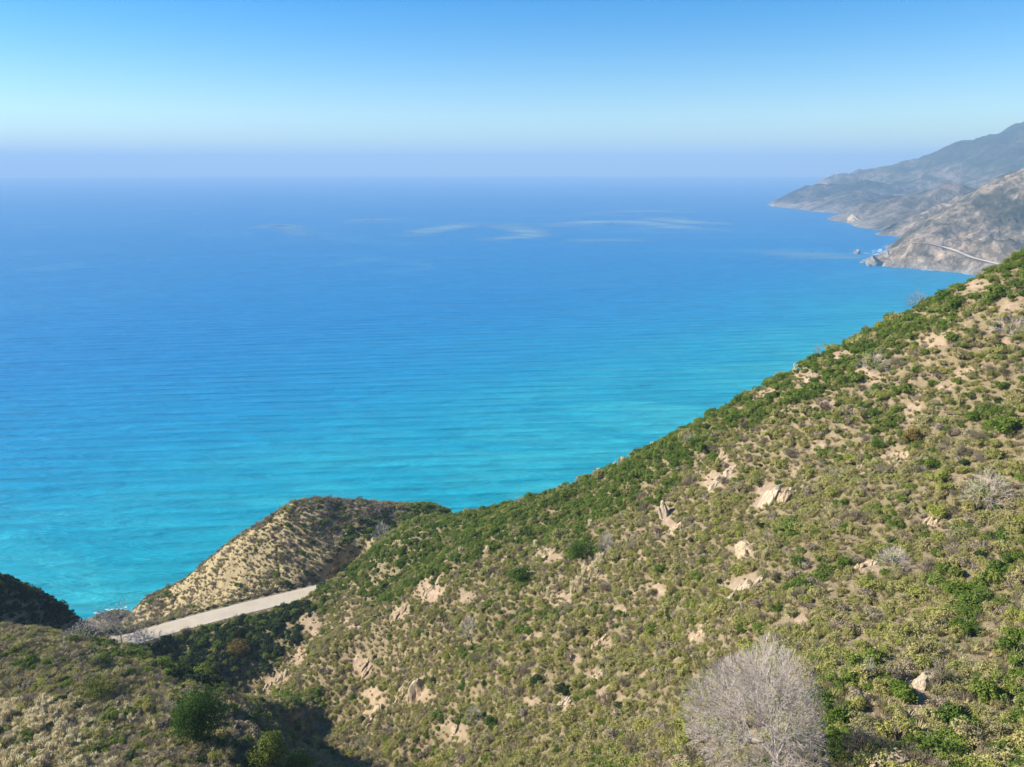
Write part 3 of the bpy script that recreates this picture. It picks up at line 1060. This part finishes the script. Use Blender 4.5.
def branch_tree(tips, root, r0, fork, levels, g, V1, F1, V2, F2, split=2, sides=5, twig=.0055):
    """hierarchical branching from the root out to the tip points"""
    def kmeans(P, k_):
        c = P[g.choice(len(P), k_, replace=False)]
        for _ in range(5):
            lab = np.argmin(((P[:, None] - c[None]) ** 2).sum(2), 1)
            for q in range(k_):
                if (lab == q).any():
                    c[q] = P[lab == q].mean(0)
        return lab

    def grow(node, P, lev, rad, dirn):
        if len(P) <= 1 or lev >= levels:
            for p in P:
                d_ = p - node
                m_ = node + d_ * .5 + g.normal(size=3) * np.linalg.norm(d_) * .07 + dirn * np.linalg.norm(d_) * .1
                rt = min(rad, twig * 2.2)
                tube([node, m_, p], [rt, rt * .7, rt * .4], 3, V2, F2)
            return
        k_ = min(fork[lev], len(P))
        lab = kmeans(P, k_)
        for q in range(k_):
            S = P[lab == q]
            if not len(S):
                continue
            c = S.mean(0)
            d_ = c - node
            ln = np.linalg.norm(d_)
            e = node + d_ * (.5 if lev else .42)
            m_ = node + (e - node) * .5 + dirn * ln * .1 + g.normal(size=3) * ln * .035
            rr = max(rad * (len(S) / len(P)) ** .5, twig)
            tgt = (V1, F1) if lev < split else (V2, F2)
            tube([node, m_, e], [min(rr * 1.15, rad), rr, rr * .88], sides if lev < split else 4 if lev < split + 1 else 3, *tgt)
            nd = (e - m_)
            grow(e, S, lev + 1, rr * .88, nd / (np.linalg.norm(nd) + 1e-9))

    grow(np.asarray(root, float), tips, 0, r0, np.array([0, 0, 1.0]))


def bare_tree(name, loc, width, height, n_tips, seed, label, cat, bark_m, twig_m, r0=.2, fork=(7, 5, 5, 4, 4), rootz=.8, skew=0.0, group=None, empty=.55, twig=.0055, lean=0.0, slope=0.0):
    g = np.random.default_rng(seed)
    d = g.normal(size=(n_tips * 2, 3))
    d[:, 2] = np.abs(d[:, 2])
    d /= np.linalg.norm(d, axis=1)[:, None]
    rr = empty + (1 - empty) * g.uniform(0, 1, len(d)) ** .5
    lump = 1 + .10 * np.sin(3.1 * np.arctan2(d[:, 1], d[:, 0]) + seed) + .07 * np.sin(7 * d[:, 0] + 5 * d[:, 1] + seed)
    P = d * (rr * lump)[:, None] * np.array([width / 2, width / 2, height - rootz]) + np.array([0, 0, rootz])
    P[:, 0] += skew * (1 - (P[:, 2] / height)) * width * .25 * (P[:, 0] < 0) * 1.0
    P[:, 2] += slope * P[:, 0]
    P[:, 0] += lean * width
    P = P[:n_tips]
    V1, F1, V2, F2 = [], [], [], []
    tube([(0, 0, -.6), (.02, 0, rootz * .5), (0, 0, rootz)], [r0 * 1.35, r0 * 1.1, r0], 7, V1, F1)
    branch_tree(P, (0, 0, rootz), r0, fork, len(fork), g, V1, F1, V2, F2, twig=twig)
    root = bpy.data.objects.new(name, None)
    col.objects.link(root)
    root.location = loc
    tag(root, label, cat, group)
    mesh_obj('trunk', V1, F1, bark_m, root, smoothed=True)
    mesh_obj('crown', V2, F2, twig_m, root)
    return root


# ------------------------------------------------------------------ plant prototypes (mesh data shared by all the copies)
PROTO = {
    'sage': [shrub_mesh('sage_shrub', M['sage'], 100 + i, 1700, 11, .10, 1.1, gap=.22) for i in range(7)],
    'coyote': [shrub_mesh('coyote_bush', M['coyote'], 200 + i, 1800, 11, .11, 1.0, gap=.4) for i in range(6)],
    'dark': [shrub_mesh('dark_shrub', M['dark'], 300 + i, 1200, 8, .14, .9, gap=.5) for i in range(4)],
    'dry': [twig_mesh('dry_brush', M['dry'], 400 + i, 24, 6) if i % 3 == 0 else shrub_mesh('dry_brush', M['dry'], 420 + i, 800, 7, .10, .9, gap=.15) for i in range(6)],
}
PAMPAS = []
for i in range(4):
    g = np.random.default_rng(500 + i)
    V, Fc = [], []
    for j in range(30):
        a = g.uniform(0, 6.28)
        s = g.uniform(.05, .55)
        h_ = g.uniform(1.3, 2.5)
        b = np.array([math.cos(a) * s * .4, math.sin(a) * s * .4, 0])
        e = np.array([math.cos(a) * s, math.sin(a) * s, h_])
        tube([b, b * .5 + e * .5 + (0, 0, .15), e * (1, 1, .72)], [.028, .022, .018], 3, V, Fc)
        e2 = e + np.array([.18, .05, -.05]) * g.uniform(.4, 1.5)
        tube([e * (1, 1, .68), e * (1, 1, .8), e * (1, 1, .92), e2], [.02, .075, .06, .012], 4, V, Fc)
    me_ = bpy.data.meshes.new('plume')
    me_.from_pydata(V, [], Fc)
    me_.materials.append(M['straw'])
    at_ = me_.attributes.new('tint', 'FLOAT', 'POINT')
    at_.data.foreach_set('value', g.uniform(.3, .9, len(V)).astype(np.float32))
    PAMPAS.append((me_, tuft_mesh('blades', M['straw'], 520 + i, 110, 1.3, .9, .04)))

# ------------------------------------------------------------------ scatter
SP_ = 1.02
cxx, cyy = np.meshgrid(np.arange(-235, 215, SP_), np.arange(14, 372, SP_))
cxx = (cxx + RNG.uniform(-.5, .5, cxx.shape) * SP_).ravel()
cyy = (cyy + RNG.uniform(-.5, .5, cyy.shape) * SP_).ravel()
czz = ground(cxx, cyy)
px, py, dep = project(np.stack([cxx, cyy, czz], -1))
m = (px > -130) & (px < W + 130) & (py < H + 110) & (czz > 3)
m &= road_dist(cxx, cyy)[0] > ROAD_W / 2 + 1.3
cxx, cyy, czz, px, py, dep = [a[m] for a in (cxx, cyy, czz, px, py, dep)]
m = seen(cxx, cyy, czz, 1.5, 2.0)
cxx, cyy, czz, px, py, dep = [a[m] for a in (cxx, cyy, czz, px, py, dep)]
n_c = len(cxx)
wob = fbm(cxx / 7, cyy / 7, 51, 3) * 9
wob2 = fbm(cxx / 9, cyy / 9, 52, 3) * 12
band = inpoly(px + wob2, py + wob2, BAND)
greens = ell(px + wob, py - wob * .5, GREENS, 1.0) > RNG.uniform(.3, 1.7, n_c)
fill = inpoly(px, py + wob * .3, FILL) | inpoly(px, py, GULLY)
bare = ell(px + wob * 1.5, py + wob * .9, BARE, .86)
prom = promontory_mask(cxx, cyy) > .5
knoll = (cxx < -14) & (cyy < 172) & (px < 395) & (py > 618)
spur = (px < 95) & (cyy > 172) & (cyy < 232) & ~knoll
clump = fbm(cxx / 10, cyy / 10, 81, 3)
fine = fbm(cxx / 3.2, cyy / 3.2, 82, 2)
hue = fbm(cxx / 26, cyy / 26, 83, 3)
streak = fbm(cxx / 24 + cyy / 60, cyy / 5.5, 84, 3)
dens = 1.0 + .6 * clump + .3 * fine + .55 * streak
dens = np.where(band, 1.0 + .5 * clump, dens)
dens = np.where(fill | spur, 1.2, dens)
dens = np.where(prom, np.clip(.50 + (px - 250) * .007, .22, 1.0) + .9 * clump, dens)
dens = np.where(knoll, .85 + .4 * clump, dens)
dens = np.where(greens, 1.05, dens)
rdc = road_dist(cxx, cyy)[0]
verge = (rdc < 9.5) & (rdc > 5.8) & (cyy > 262 + .55 * (cxx + 100))
dens = np.where(verge, 1.3, dens)
dens = np.clip(dens, .0, 1) * (1 - np.clip(bare * 1.3, 0, .97))
u = RNG.uniform(0, 1, n_c)
rad = np.exp(np.clip(RNG.normal(0, .38, n_c), -.8, .7)) * .92
rad = np.where(band | greens, rad * 1.35, rad)
rad = np.where(fill, rad * 1.5, rad)
rad = np.where(spur, np.minimum(rad * 1.25, 1.3), rad)
rad = np.where(prom, rad * 1.05, rad)
thin = np.clip((.92 / np.maximum(rad, .3)) ** 1.4, .2, 1.0) * .84
keep = u < dens * thin
kind = np.full(n_c, 'sage', dtype=object)
r = RNG.uniform(0, 1, n_c)
kind[band & (r < .84)] = 'coyote'
kind[~band & (r < .05 + .16 * (hue > .1))] = 'coyote'
kind[~band & (r > .80)] = 'dry'
kind[knoll & (r > .5)] = 'dry'
kind[prom & (r > .3)] = 'dry'
kind[~band & ~prom & (r > .3) & (r < .318)] = 'dark'
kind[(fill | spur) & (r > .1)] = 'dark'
kind[fill & (r > .8)] = 'coyote'
kind[greens] = 'coyote'
kind[verge] = np.where(r[verge] < .55, 'dark', 'dry')
# low seedlings and small sage fill the gaps, thinner on bare ground
small = ~keep & (RNG.uniform(0, 1, n_c) < np.where(prom, np.where(px < 260, .45, .7), .74) * (1 - .5 * np.clip(bare, 0, 1)) * np.clip(.6 + 1.2 * fine, 0, 1)) & (dep < 330)
rad = np.where(small, RNG.uniform(.28, .55, n_c), rad)
kind[small & (kind == 'dark')] = 'sage'
kind[small & (RNG.uniform(0, 1, n_c) < .4)] = 'dry'
keep |= small
SX_, SY_, SZ_, SR, SK, SPX, SPY, SD = [a[keep] for a in (cxx, cyy, czz, rad, kind, px, py, dep)]
ang = RNG.uniform(0, 2 * math.pi, len(SX_))
vis = seen(SX_, SY_, SZ_, 1.0, 0.0) & (SPX > 2) & (SPX < W - 2) & (SPY < H + 2) & (SPY > 150)
big_ = SR / SD * vis
print('shrubs', len(SX_), {k_: int((SK == k_).sum()) for k_ in PROTO})

LAND = [  # name of a landmark, its survey pixel
    ('the bare grey tree', 755, 715), ('the broad cream rock face', 923, 690), ('the tall pale rock slab', 763, 502), ('the ridge crest', 900, 320),
    ('the round dark green tree', 200, 715), ('the pale road', 215, 618), ('the shaded ravine', 340, 735), ('the pale plume grass field', 60, 735),
    ('the crumbling tan outcrop', 420, 690), ('the upright cream boulder', 571, 659), ('the narrow whitish outcrop', 665, 514), ('the low yellowish outcrop', 748, 551),
    ('the pale plume grass streak', 595, 570), ('the rocky promontory', 270, 540), ('the fallen grey brush', 985, 500), ('the upper green thicket', 980, 400)]
LW = np.array([cast(a, b) for _, a, b in LAND])
KNAME = {'sage': ('sage_shrub', 'olive', 'sage shrub', 'shrub'), 'coyote': ('coyote_bush', 'bright green', 'leafy bush', 'bush'),
         'dark': ('dark_shrub', 'dark green', 'dense shrub', 'shrub'), 'dry': ('dry_brush', 'leafless grey brown', 'twiggy brush', 'brush')}
STUFF = {'sage': ('sage_scrub', 'low olive sage scrub covering the sunny hillside'), 'coyote': ('green_thicket', 'bright green bushes massed along the ridge'),
         'dark': ('dark_scrub', 'dark green scrub filling the shaded gully'), 'dry': ('dead_brush', 'leafless grey brown brush scattered between the shrubs')}


def stuff_points(name, pts, scale, rz, idx, sources, label, cat, zs=None):
    me = bpy.data.meshes.new(name)
    me.vertices.add(len(pts))
    me.vertices.foreach_set('co', np.asarray(pts, np.float32).ravel())
    for nm, arr, ty in (('scl', scale, 'FLOAT'), ('rz', rz, 'FLOAT'), ('pick', idx, 'INT')):
        a = me.attributes.new(nm, ty, 'POINT')
        a.data.foreach_set('value', np.asarray(arr, np.int32 if ty == 'INT' else np.float32))
    ob = bpy.data.objects.new(name, me)
    col.objects.link(ob)
    ng = bpy.data.node_groups.new(name, 'GeometryNodeTree')
    ng.interface.new_socket('Geometry', in_out='INPUT', socket_type='NodeSocketGeometry')
    ng.interface.new_socket('Geometry', in_out='OUTPUT', socket_type='NodeSocketGeometry')
    N, Lk = ng.nodes.new, ng.links.new
    gi, go = N('NodeGroupInput'), N('NodeGroupOutput')
    jn = N('GeometryNodeJoinGeometry')
    for s in sources:
        oi = N('GeometryNodeObjectInfo')
        oi.inputs['Object'].default_value = s
        oi.inputs['As Instance'].default_value = True
        Lk(oi.outputs['Geometry'], jn.inputs[0])
    ip = N('GeometryNodeInstanceOnPoints')
    ip.inputs['Pick Instance'].default_value = True

    def na(nm, ty):
        q = N('GeometryNodeInputNamedAttribute')
        q.data_type = ty
        q.inputs['Name'].default_value = nm
        return q.outputs[0]
    cx = N('ShaderNodeCombineXYZ')
    Lk(na('rz', 'FLOAT'), cx.inputs[2])
    Lk(gi.outputs[0], ip.inputs['Points'])
    Lk(jn.outputs[0], ip.inputs['Instance'])
    Lk(na('pick', 'INT'), ip.inputs['Instance Index'])
    Lk(cx.outputs[0], ip.inputs['Rotation'])
    Lk(na('scl', 'FLOAT'), ip.inputs['Scale'])
    Lk(ip.outputs[0], go.inputs[0])
    md = ob.modifiers.new('scatter', 'NODES')
    md.node_group = ng
    return tag(ob, label, cat, kind='stuff')


def rel_words(p, i):
    x, y, _ = project(p)
    dx, dy = float(x) - LAND[i][1], float(y) - LAND[i][2]
    if abs(dx) < 34 and abs(dy) < 30:
        return 'close beside'
    if abs(dx) > abs(dy):
        return 'right of' if dx > 0 else 'left of'
    return 'downhill of' if dy > 0 else 'uphill of'


for kd in PROTO:
    ii = np.nonzero(SK == kd)[0]
    order = ii[np.argsort(-big_[ii])]
    nind = min(298, int((big_[ii] > 0).sum()))
    ind, rest = order[:nind], order[nind:]
    nm, colr, noun, cat = KNAME[kd]
    src = []
    for c_, i in enumerate(ind):
        v_ = c_ % len(PROTO[kd])
        ob = bpy.data.objects.new(nm, PROTO[kd][v_])
        col.objects.link(ob)
        ob.location = (SX_[i], SY_[i], SZ_[i] - .04)
        s = float(SR[i])
        ob.scale = (s, s, s * random.uniform(.85, 1.2))
        ob.rotation_euler = (0, 0, float(ang[i]))
        P = np.array(ob.location)
        j = int(np.argmin(np.linalg.norm(LW - P, axis=1)))
        sz = 'small' if s < .62 else 'large' if s > 1.05 else 'mid-sized'
        lb = f'{sz} {colr} {noun} {rel_words(P, j)} {LAND[j][0]}'
        tag(ob, lb, cat, f'{colr} {noun} plants {rel_words(P, j)} {LAND[j][0]}, {sz}')
        if c_ < len(PROTO[kd]):
            src.append(ob)
    if len(rest):
        pts = np.stack([SX_[rest], SY_[rest], SZ_[rest] - .04], -1)
        stuff_points(STUFF[kd][0], pts, SR[rest], ang[rest], np.arange(len(rest)) % len(src), src, STUFF[kd][1], 'scrub')

# dry grass between the shrubs
ok = RNG.uniform(0, 1, n_c) < np.where(prom | knoll, .9, .55) * (1 - np.clip(bare, 0, .8)) * np.where(dep < 260, 1, .3)
gp = np.stack([cxx[ok] + RNG.uniform(-.5, .5, ok.sum()), cyy[ok] + RNG.uniform(-.5, .5, ok.sum()), czz[ok] - .03], -1)
gp[:, 2] = ground(gp[:, 0], gp[:, 1]) - .03
GT = []
ok &= True
for i in range(3):
    go_ = bpy.data.objects.new('grass_tuft', tuft_mesh('grass_tuft', M['grass'], 600 + i, 60, .5, .5, .028))
    col.objects.link(go_)
    p = cast(*[(640, 600), (40, 680), (860, 480)][i])
    go_.location = p
    tag(go_, ['tuft of dry grass on the lower slope beneath the pale plume streak', 'tuft of dry grass on the left knoll', 'tuft of dry grass on the upper slope right of the pale slab'][i], 'grass tuft')
    GT.append(go_)
stuff_points('dry_grass', gp, RNG.uniform(.8, 1.9, len(gp)), RNG.uniform(0, 6.28, len(gp)), np.arange(len(gp)) % 3, GT, 'dry tan grass growing between the shrubs', 'grass')

sm = (px < 118) & (py > 700) & knoll & (RNG.uniform(0, 1, n_c) < .8)
so_p = cast(45, 735)
straw_ob = bpy.data.objects.new('straw_tuft', tuft_mesh('straw_tuft', M['straw'], 640, 80, .9, .45, .028))
col.objects.link(straw_ob)
straw_ob.location = so_p
tag(straw_ob, 'tuft of tall straw in the middle of the pale knoll field', 'grass tuft')
stuff_points('straw_grass', np.stack([cxx[sm], cyy[sm], czz[sm] - .03], -1), RNG.uniform(.6, 1.3, sm.sum()), RNG.uniform(0, 6.28, sm.sum()), np.zeros(sm.sum()),
             [straw_ob], 'pale straw grass covering the corner of the knoll', 'grass')

# ------------------------------------------------------------------ plume grass clumps
def plume_clump(p, s, label, group):
    root = bpy.data.objects.new('plume_grass', None)
    col.objects.link(root)
    root.location = (p[0], p[1], p[2] - .05)
    root.scale = (s, s, s * random.uniform(.8, 1.2))
    root.rotation_euler = (0, 0, random.uniform(0, 6.28))
    tag(root, label, 'plume grass', group)
    a, b = random.choice(PAMPAS)
    for nm_, me_ in (('plume', a), ('blade', b)):
        c_ = bpy.data.objects.new(nm_, me_)
        col.objects.link(c_)
        c_.parent = root


for i in range(130):
    x, y = random.uniform(-6, 112) * random.uniform(.6, 1), random.uniform(706, 778)
    y += max(0, (x - 70)) * -.15
    plume_clump(cast(x, y), random.uniform(.7, 1.2), 'pale straw plume grass clump in the field on the left knoll', 'plume grass clumps on the left knoll')
for i, (x, y, s) in enumerate([(128, 712, .9), (122, 722, .8), (131, 724, .8), (150, 727, .9), (155, 731, .7)]):
    plume_clump(cast(x, y), s, 'pale plume grass clump between the knoll field and the round tree' , 'plume grass clumps left of the round tree')
for i in range(20):
    t = random.random()
    plume_clump(cast(572 + t * 28 + random.gauss(0, 4), 592 - t * 34 + random.gauss(0, 4)), random.uniform(.7, 1.25),
                'tall pale plume grass clump in the streak on mid slope', 'plume grass clumps in the mid slope streak')
for i, (x, y) in enumerate([(461, 556), (484, 560), (487, 553), (516, 543), (527, 552), (535, 549), (545, 556), (561, 583), (548, 597), (552, 602), (590, 528), (415, 580), (432, 583)]):
    plume_clump(cast(x, y), random.uniform(.8, 1.3), 'scattered pale plume grass clump below the green ridge thicket', 'plume grass clumps below the ridge thicket')
for i, (x, y) in enumerate([(608, 461), (615, 458), (622, 455), (598, 467), (577, 476), (652, 436), (795, 366)]):
    plume_clump(cast(x, y + 2), random.uniform(.8, 1.2), 'pale plume grass clump on the ridge crest against the sea', 'plume grass clumps on the ridge crest')

# ------------------------------------------------------------------ the large bare tree and other singular plants
p = cast(775, 772)
p[2] = ground(p[0], p[1])
dT = np.linalg.norm(p - CAM)
print('bare tree at', p, dT)
sT = dT / F
bare_tree('bare_tree', p, 144 * sT, 114 * sT, 24000, 31, 'large silvery leafless tree with a domed crown at the foot of the slope', 'bare tree',
          M['bark_pale'], M['twig'], r0=.24, fork=(7, 5, 5, 4, 4, 4), rootz=1.0, skew=1.2, empty=.52, twig=.0095, lean=-.2, slope=.3)


def bare_bush(px_, py_, w, h, seed, label, m_=None, tips=420):
    p = cast(px_, py_)
    s = np.linalg.norm(p - CAM) / F
    return bare_tree('bare_bush', p, w * s, h * s, tips, seed, label, 'bare bush', m_ or M['bark_grey'], m_ or M['bark_grey'], r0=.07,
                     fork=(6, 5, 4, 3), rootz=.25, empty=.4, twig=max(.008, s * F * .00011))


bare_bush(606, 553, 20, 24, 41, 'grey leafless bush at the top of the pale plume grass streak', tips=700)
bare_bush(985, 505, 46, 34, 42, 'sprawling silvery dead brush on the upper right slope', M['bark_pale'], 800)
bare_bush(893, 568, 34, 22, 43, 'silvery leafless bush on the mid right slope', M['bark_pale'], 600)
bare_bush(866, 684, 18, 26, 44, 'grey leafless bush among green shrubs right of the bare tree')
bare_bush(475, 722, 24, 18, 45, 'rounded grey leafless bush over the small pale boulder')
bare_bush(470, 636, 22, 24, 46, 'pale leafless bush on the lower slope beside a dark green shrub', M['bark_pale'], 260)
bare_bush(818, 349, 12, 16, 47, 'thin leafless bush on the ridge skyline above the orange soil', M['bark_brown'], 200)
bare_bush(868, 324, 9, 10, 48, 'smallest leafless bush on the ridge skyline', M['bark_brown'], 150)
bare_bush(918, 300, 24, 18, 49, 'widest leafless bush on the ridge skyline', M['bark_brown'], 320)
bare_bush(875, 372, 34, 20, 50, 'low grey leafless brush below the upper ridge', M['bark_grey'], 420)
bare_bush(375, 512, 20, 14, 51, 'leafless bush on top of the promontory', M['bark_brown'], 260)
bare_bush(382, 540, 22, 22, 52, 'pale grey leafless bush in the dark gully beside the promontory', M['bark_grey'], 420)
bare_bush(1010, 335, 40, 18, 53, 'whitish leafless brush near the top right of the slope', M['bark_pale'], 420)
bare_bush(690, 444, 18, 12, 54, 'grey leafless brush below the white ridge boulder', M['bark_grey'], 300)
bare_bush(168, 712, 14, 14, 55, 'lilac grey leafless bush left of the round dark green tree', M['bark_grey'], 260)
bare_bush(365, 745, 16, 10, 56, 'grey leafless bush at the end of the ravine shadow', M['bark_grey'], 160)


def leafy_tree(name, px_, py_, w, h, mat, seed, label, cat, leaves, lobes, leaf):
    p = cast(px_, py_)
    s = np.linalg.norm(p - CAM) / F
    root = bpy.data.objects.new(name, None)
    col.objects.link(root)
    root.location = p
    tag(root, label, cat)
    g = np.random.default_rng(seed)
    Wd, Ht = w * s, h * s
    C, Nn, S, T, LB = [], [], [], [], []
    for i in range(lobes):
        d = g.normal(size=3)
        d[2] = abs(d[2]) * 1.2 - .35
        d /= np.linalg.norm(d)
        c = d * np.array([Wd * .33, Wd * .33, Ht * .40]) * g.uniform(.5, 1.05) + (0, 0, Ht * .34)
        if i == 0: c = np.array([0, 0, Ht * .5])
        LB.append(c)
        rad = Wd * g.uniform(.17, .25) if i else Wd * .33
        per = leaves // lobes
        q = g.normal(size=(per, 3))
        q /= np.linalg.norm(q, axis=1)[:, None]
        pp = q * (rad * g.uniform(.45, 1, per) ** .4)[:, None] * (1, 1, .85) + c
        pp = pp[pp[:, 2] > .15]
        q = q[:len(pp)]
        nn = q * .9 + np.array([0, 0, .2]) + g.normal(size=q.shape) * .45
        C.append(pp)
        Nn.append(nn / np.linalg.norm(nn, axis=1)[:, None])
        S.append(leaf * g.uniform(.6, 1.3, len(pp)))
        T.append(np.clip(.5 + .22 * g.normal(size=len(pp)) + g.uniform(-.2, .2), 0, 1))
    me = leaf_mesh('crown', np.vstack(C), np.vstack(Nn), np.concatenate(S), np.concatenate(T), mat)
    co_ = bpy.data.objects.new('crown', me)
    col.objects.link(co_)
    co_.parent = root
    V, Fc = [], []
    tube([(0, 0, -.8), (.05, .02, Ht * .2), (0, .05, Ht * .42)], [Wd * .035, Wd * .028, Wd * .022], 7, V, Fc)
    for c in LB[1:]:
        tube([(0, .03, Ht * .25), c * .5 + (0, 0, Ht * .15), c], [Wd * .018, Wd * .012, Wd * .005], 5, V, Fc)
    mesh_obj('trunk', V, Fc, M['bark_dark'], root, smoothed=True)
    return root


leafy_tree('round_tree', 202, 738, 56, 52, M['bay'], 61, 'round dark green leafy tree standing on the left knoll', 'tree', 15000, 30, .2)
leafy_tree('bushy_tree', 270, 775, 40, 50, M['lime'], 62, 'yellow green leafy tree at the shaded end of the knoll', 'tree', 6000, 16, .24)
leafy_tree('bushy_tree', 300, 778, 36, 30, M['coyote'], 63, 'low mid green tree right of the yellow green tree', 'tree', 4500, 14, .22)
leafy_tree('leafy_bush', 240, 655, 22, 20, M['rust'], 64, 'ochre leafy bush on the dark bank under the road', 'bush', 2200, 10, .3)
leafy_tree('leafy_bush', 205, 682, 22, 20, M['lime'], 65, 'yellow green bush at the bottom of the dark bank', 'bush', 2200, 10, .3)
leafy_tree('leafy_bush', 98, 697, 40, 18, M['lime'], 66, 'low yellow green bush in the middle of the left knoll', 'bush', 2600, 10, .2)
leafy_tree('leafy_bush', 913, 446, 20, 22, M['rust'], 67, 'yellowing bush beside the bare soil on the upper slope', 'bush', 2200, 10, .2)
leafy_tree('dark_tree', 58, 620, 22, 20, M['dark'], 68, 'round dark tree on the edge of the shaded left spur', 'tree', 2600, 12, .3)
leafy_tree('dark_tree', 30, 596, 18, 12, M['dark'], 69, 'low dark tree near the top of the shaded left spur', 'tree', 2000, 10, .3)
leafy_tree('leafy_bush', 582, 560, 30, 26, M['bay'], 70, 'deep green bush left of the grey leafless bush on mid slope', 'bush', 3500, 12, .2)
leafy_tree('leafy_bush', 520, 583, 22, 20, M['bay'], 71, 'deep green bush on mid slope below the scattered plume grass', 'bush', 2600, 10, .2)
leafy_tree('leafy_bush', 492, 728, 18, 14, M['bay'], 72, 'deep green bush right of the rounded grey leafless bush', 'bush', 2400, 10, .15)
# slim bare trees at the near end of the road
for px_, py_, w, h, sd, lb, tips in [(122, 644, 46, 40, 81, 'spreading leafless tree with a pale trunk at the near end of the road', 800),
                                     (147, 652, 22, 30, 82, 'slim leaning leafless tree just beside the road', 160), (104, 641, 34, 30, 83, 'low grey leafless tree left of the road end', 700),
                                     (84, 640, 34, 18, 84, 'low brown leafless thicket below the dark left spur', 600)]:
    p = cast(px_, py_)
    s = np.linalg.norm(p - CAM) / F
    bare_tree('leafless_tree', p, w * s, h * s, tips, sd, lb, 'bare tree', M['bark_grey'], M['bark_grey'], r0=.2, fork=(5, 4, 4, 3), rootz=h * s * .22, empty=.3, twig=.05)

# ------------------------------------------------------------------ haze, sun, sky
HB = SEA_R + 60
bm_v = [(-HB, -HB, -95), (HB, -HB, -95), (HB, HB, -95), (-HB, HB, -95)]
HT = max(float(far_top), 400.0) + 12
bm_v += [(a, b, HT) for a, b, _ in bm_v]
hz = mesh_obj('haze', bm_v, [(3, 2, 1, 0), (4, 5, 6, 7), (0, 1, 5, 4), (1, 2, 6, 5), (2, 3, 7, 6), (3, 0, 4, 7)], bpy.data.materials.new('haze_air'))
hm = hz.data.materials[0]
hm.use_nodes = True
hm.node_tree.nodes.clear()
ho = hm.node_tree.nodes.new('ShaderNodeOutputMaterial')
hv = hm.node_tree.nodes.new('ShaderNodeVolumePrincipled')
hv.inputs['Color'].default_value = (.37, .555, .755, 1)
hv.inputs['Density'].default_value = 1.35e-4
hv.inputs['Anisotropy'].default_value = 0.0
hm.node_tree.links.new(hv.outputs[0], ho.inputs['Volume'])
tag(hz, 'thin blue sea haze filling the air over the coast', 'haze', kind='stuff')

sd = np.array([-.86, .09, .49])
sd /= np.linalg.norm(sd)
elev = math.asin(sd[2])
azim = math.atan2(sd[0], sd[1])
sl_ = bpy.data.lights.new('sun', 'SUN')
sl_.energy = 5.0
sl_.angle = R(.5)
sl_.color = (1, .92, .78)
so_ = bpy.data.objects.new('sun', sl_)
col.objects.link(so_)
so_.location = (-300, 100, 500)
from mathutils import Vector
so_.rotation_euler = Vector(sd).to_track_quat('Z', 'Y').to_euler()

wd = bpy.data.worlds.new('World')
scn.world = wd
wd.use_nodes = True
nt = wd.node_tree
bg = nt.nodes.get('Background')
sky = nt.nodes.new('ShaderNodeTexSky')
sky.sky_type = 'NISHITA'
sky.sun_disc = False
sky.sun_elevation = elev
sky.sun_rotation = azim
sky.altitude = 200
sky.air_density = 1.0
sky.dust_density = 0.0
sky.ozone_density = 2.5
bg.inputs['Strength'].default_value = .081
hs = nt.nodes.new('ShaderNodeHueSaturation')
hs.inputs['Saturation'].default_value = 1.62
hs.inputs['Hue'].default_value = .509
nt.links.new(sky.outputs[0], hs.inputs['Color'])
nt.links.new(hs.outputs[0], bg.inputs['Color'])

scn.view_settings.view_transform = 'Standard'
scn.view_settings.look = 'None'
scn.view_settings.gamma = 1
scn.view_settings.exposure = 1.07
scn.render.engine = 'CYCLES'
cy = scn.cycles
cy.max_bounces = 6
cy.diffuse_bounces = 2
cy.glossy_bounces = 2
cy.transmission_bounces = 3
cy.volume_bounces = 1
cy.transparent_max_bounces = 6
cy.use_denoising = True
cy.caustics_reflective = False
cy.caustics_refractive = False
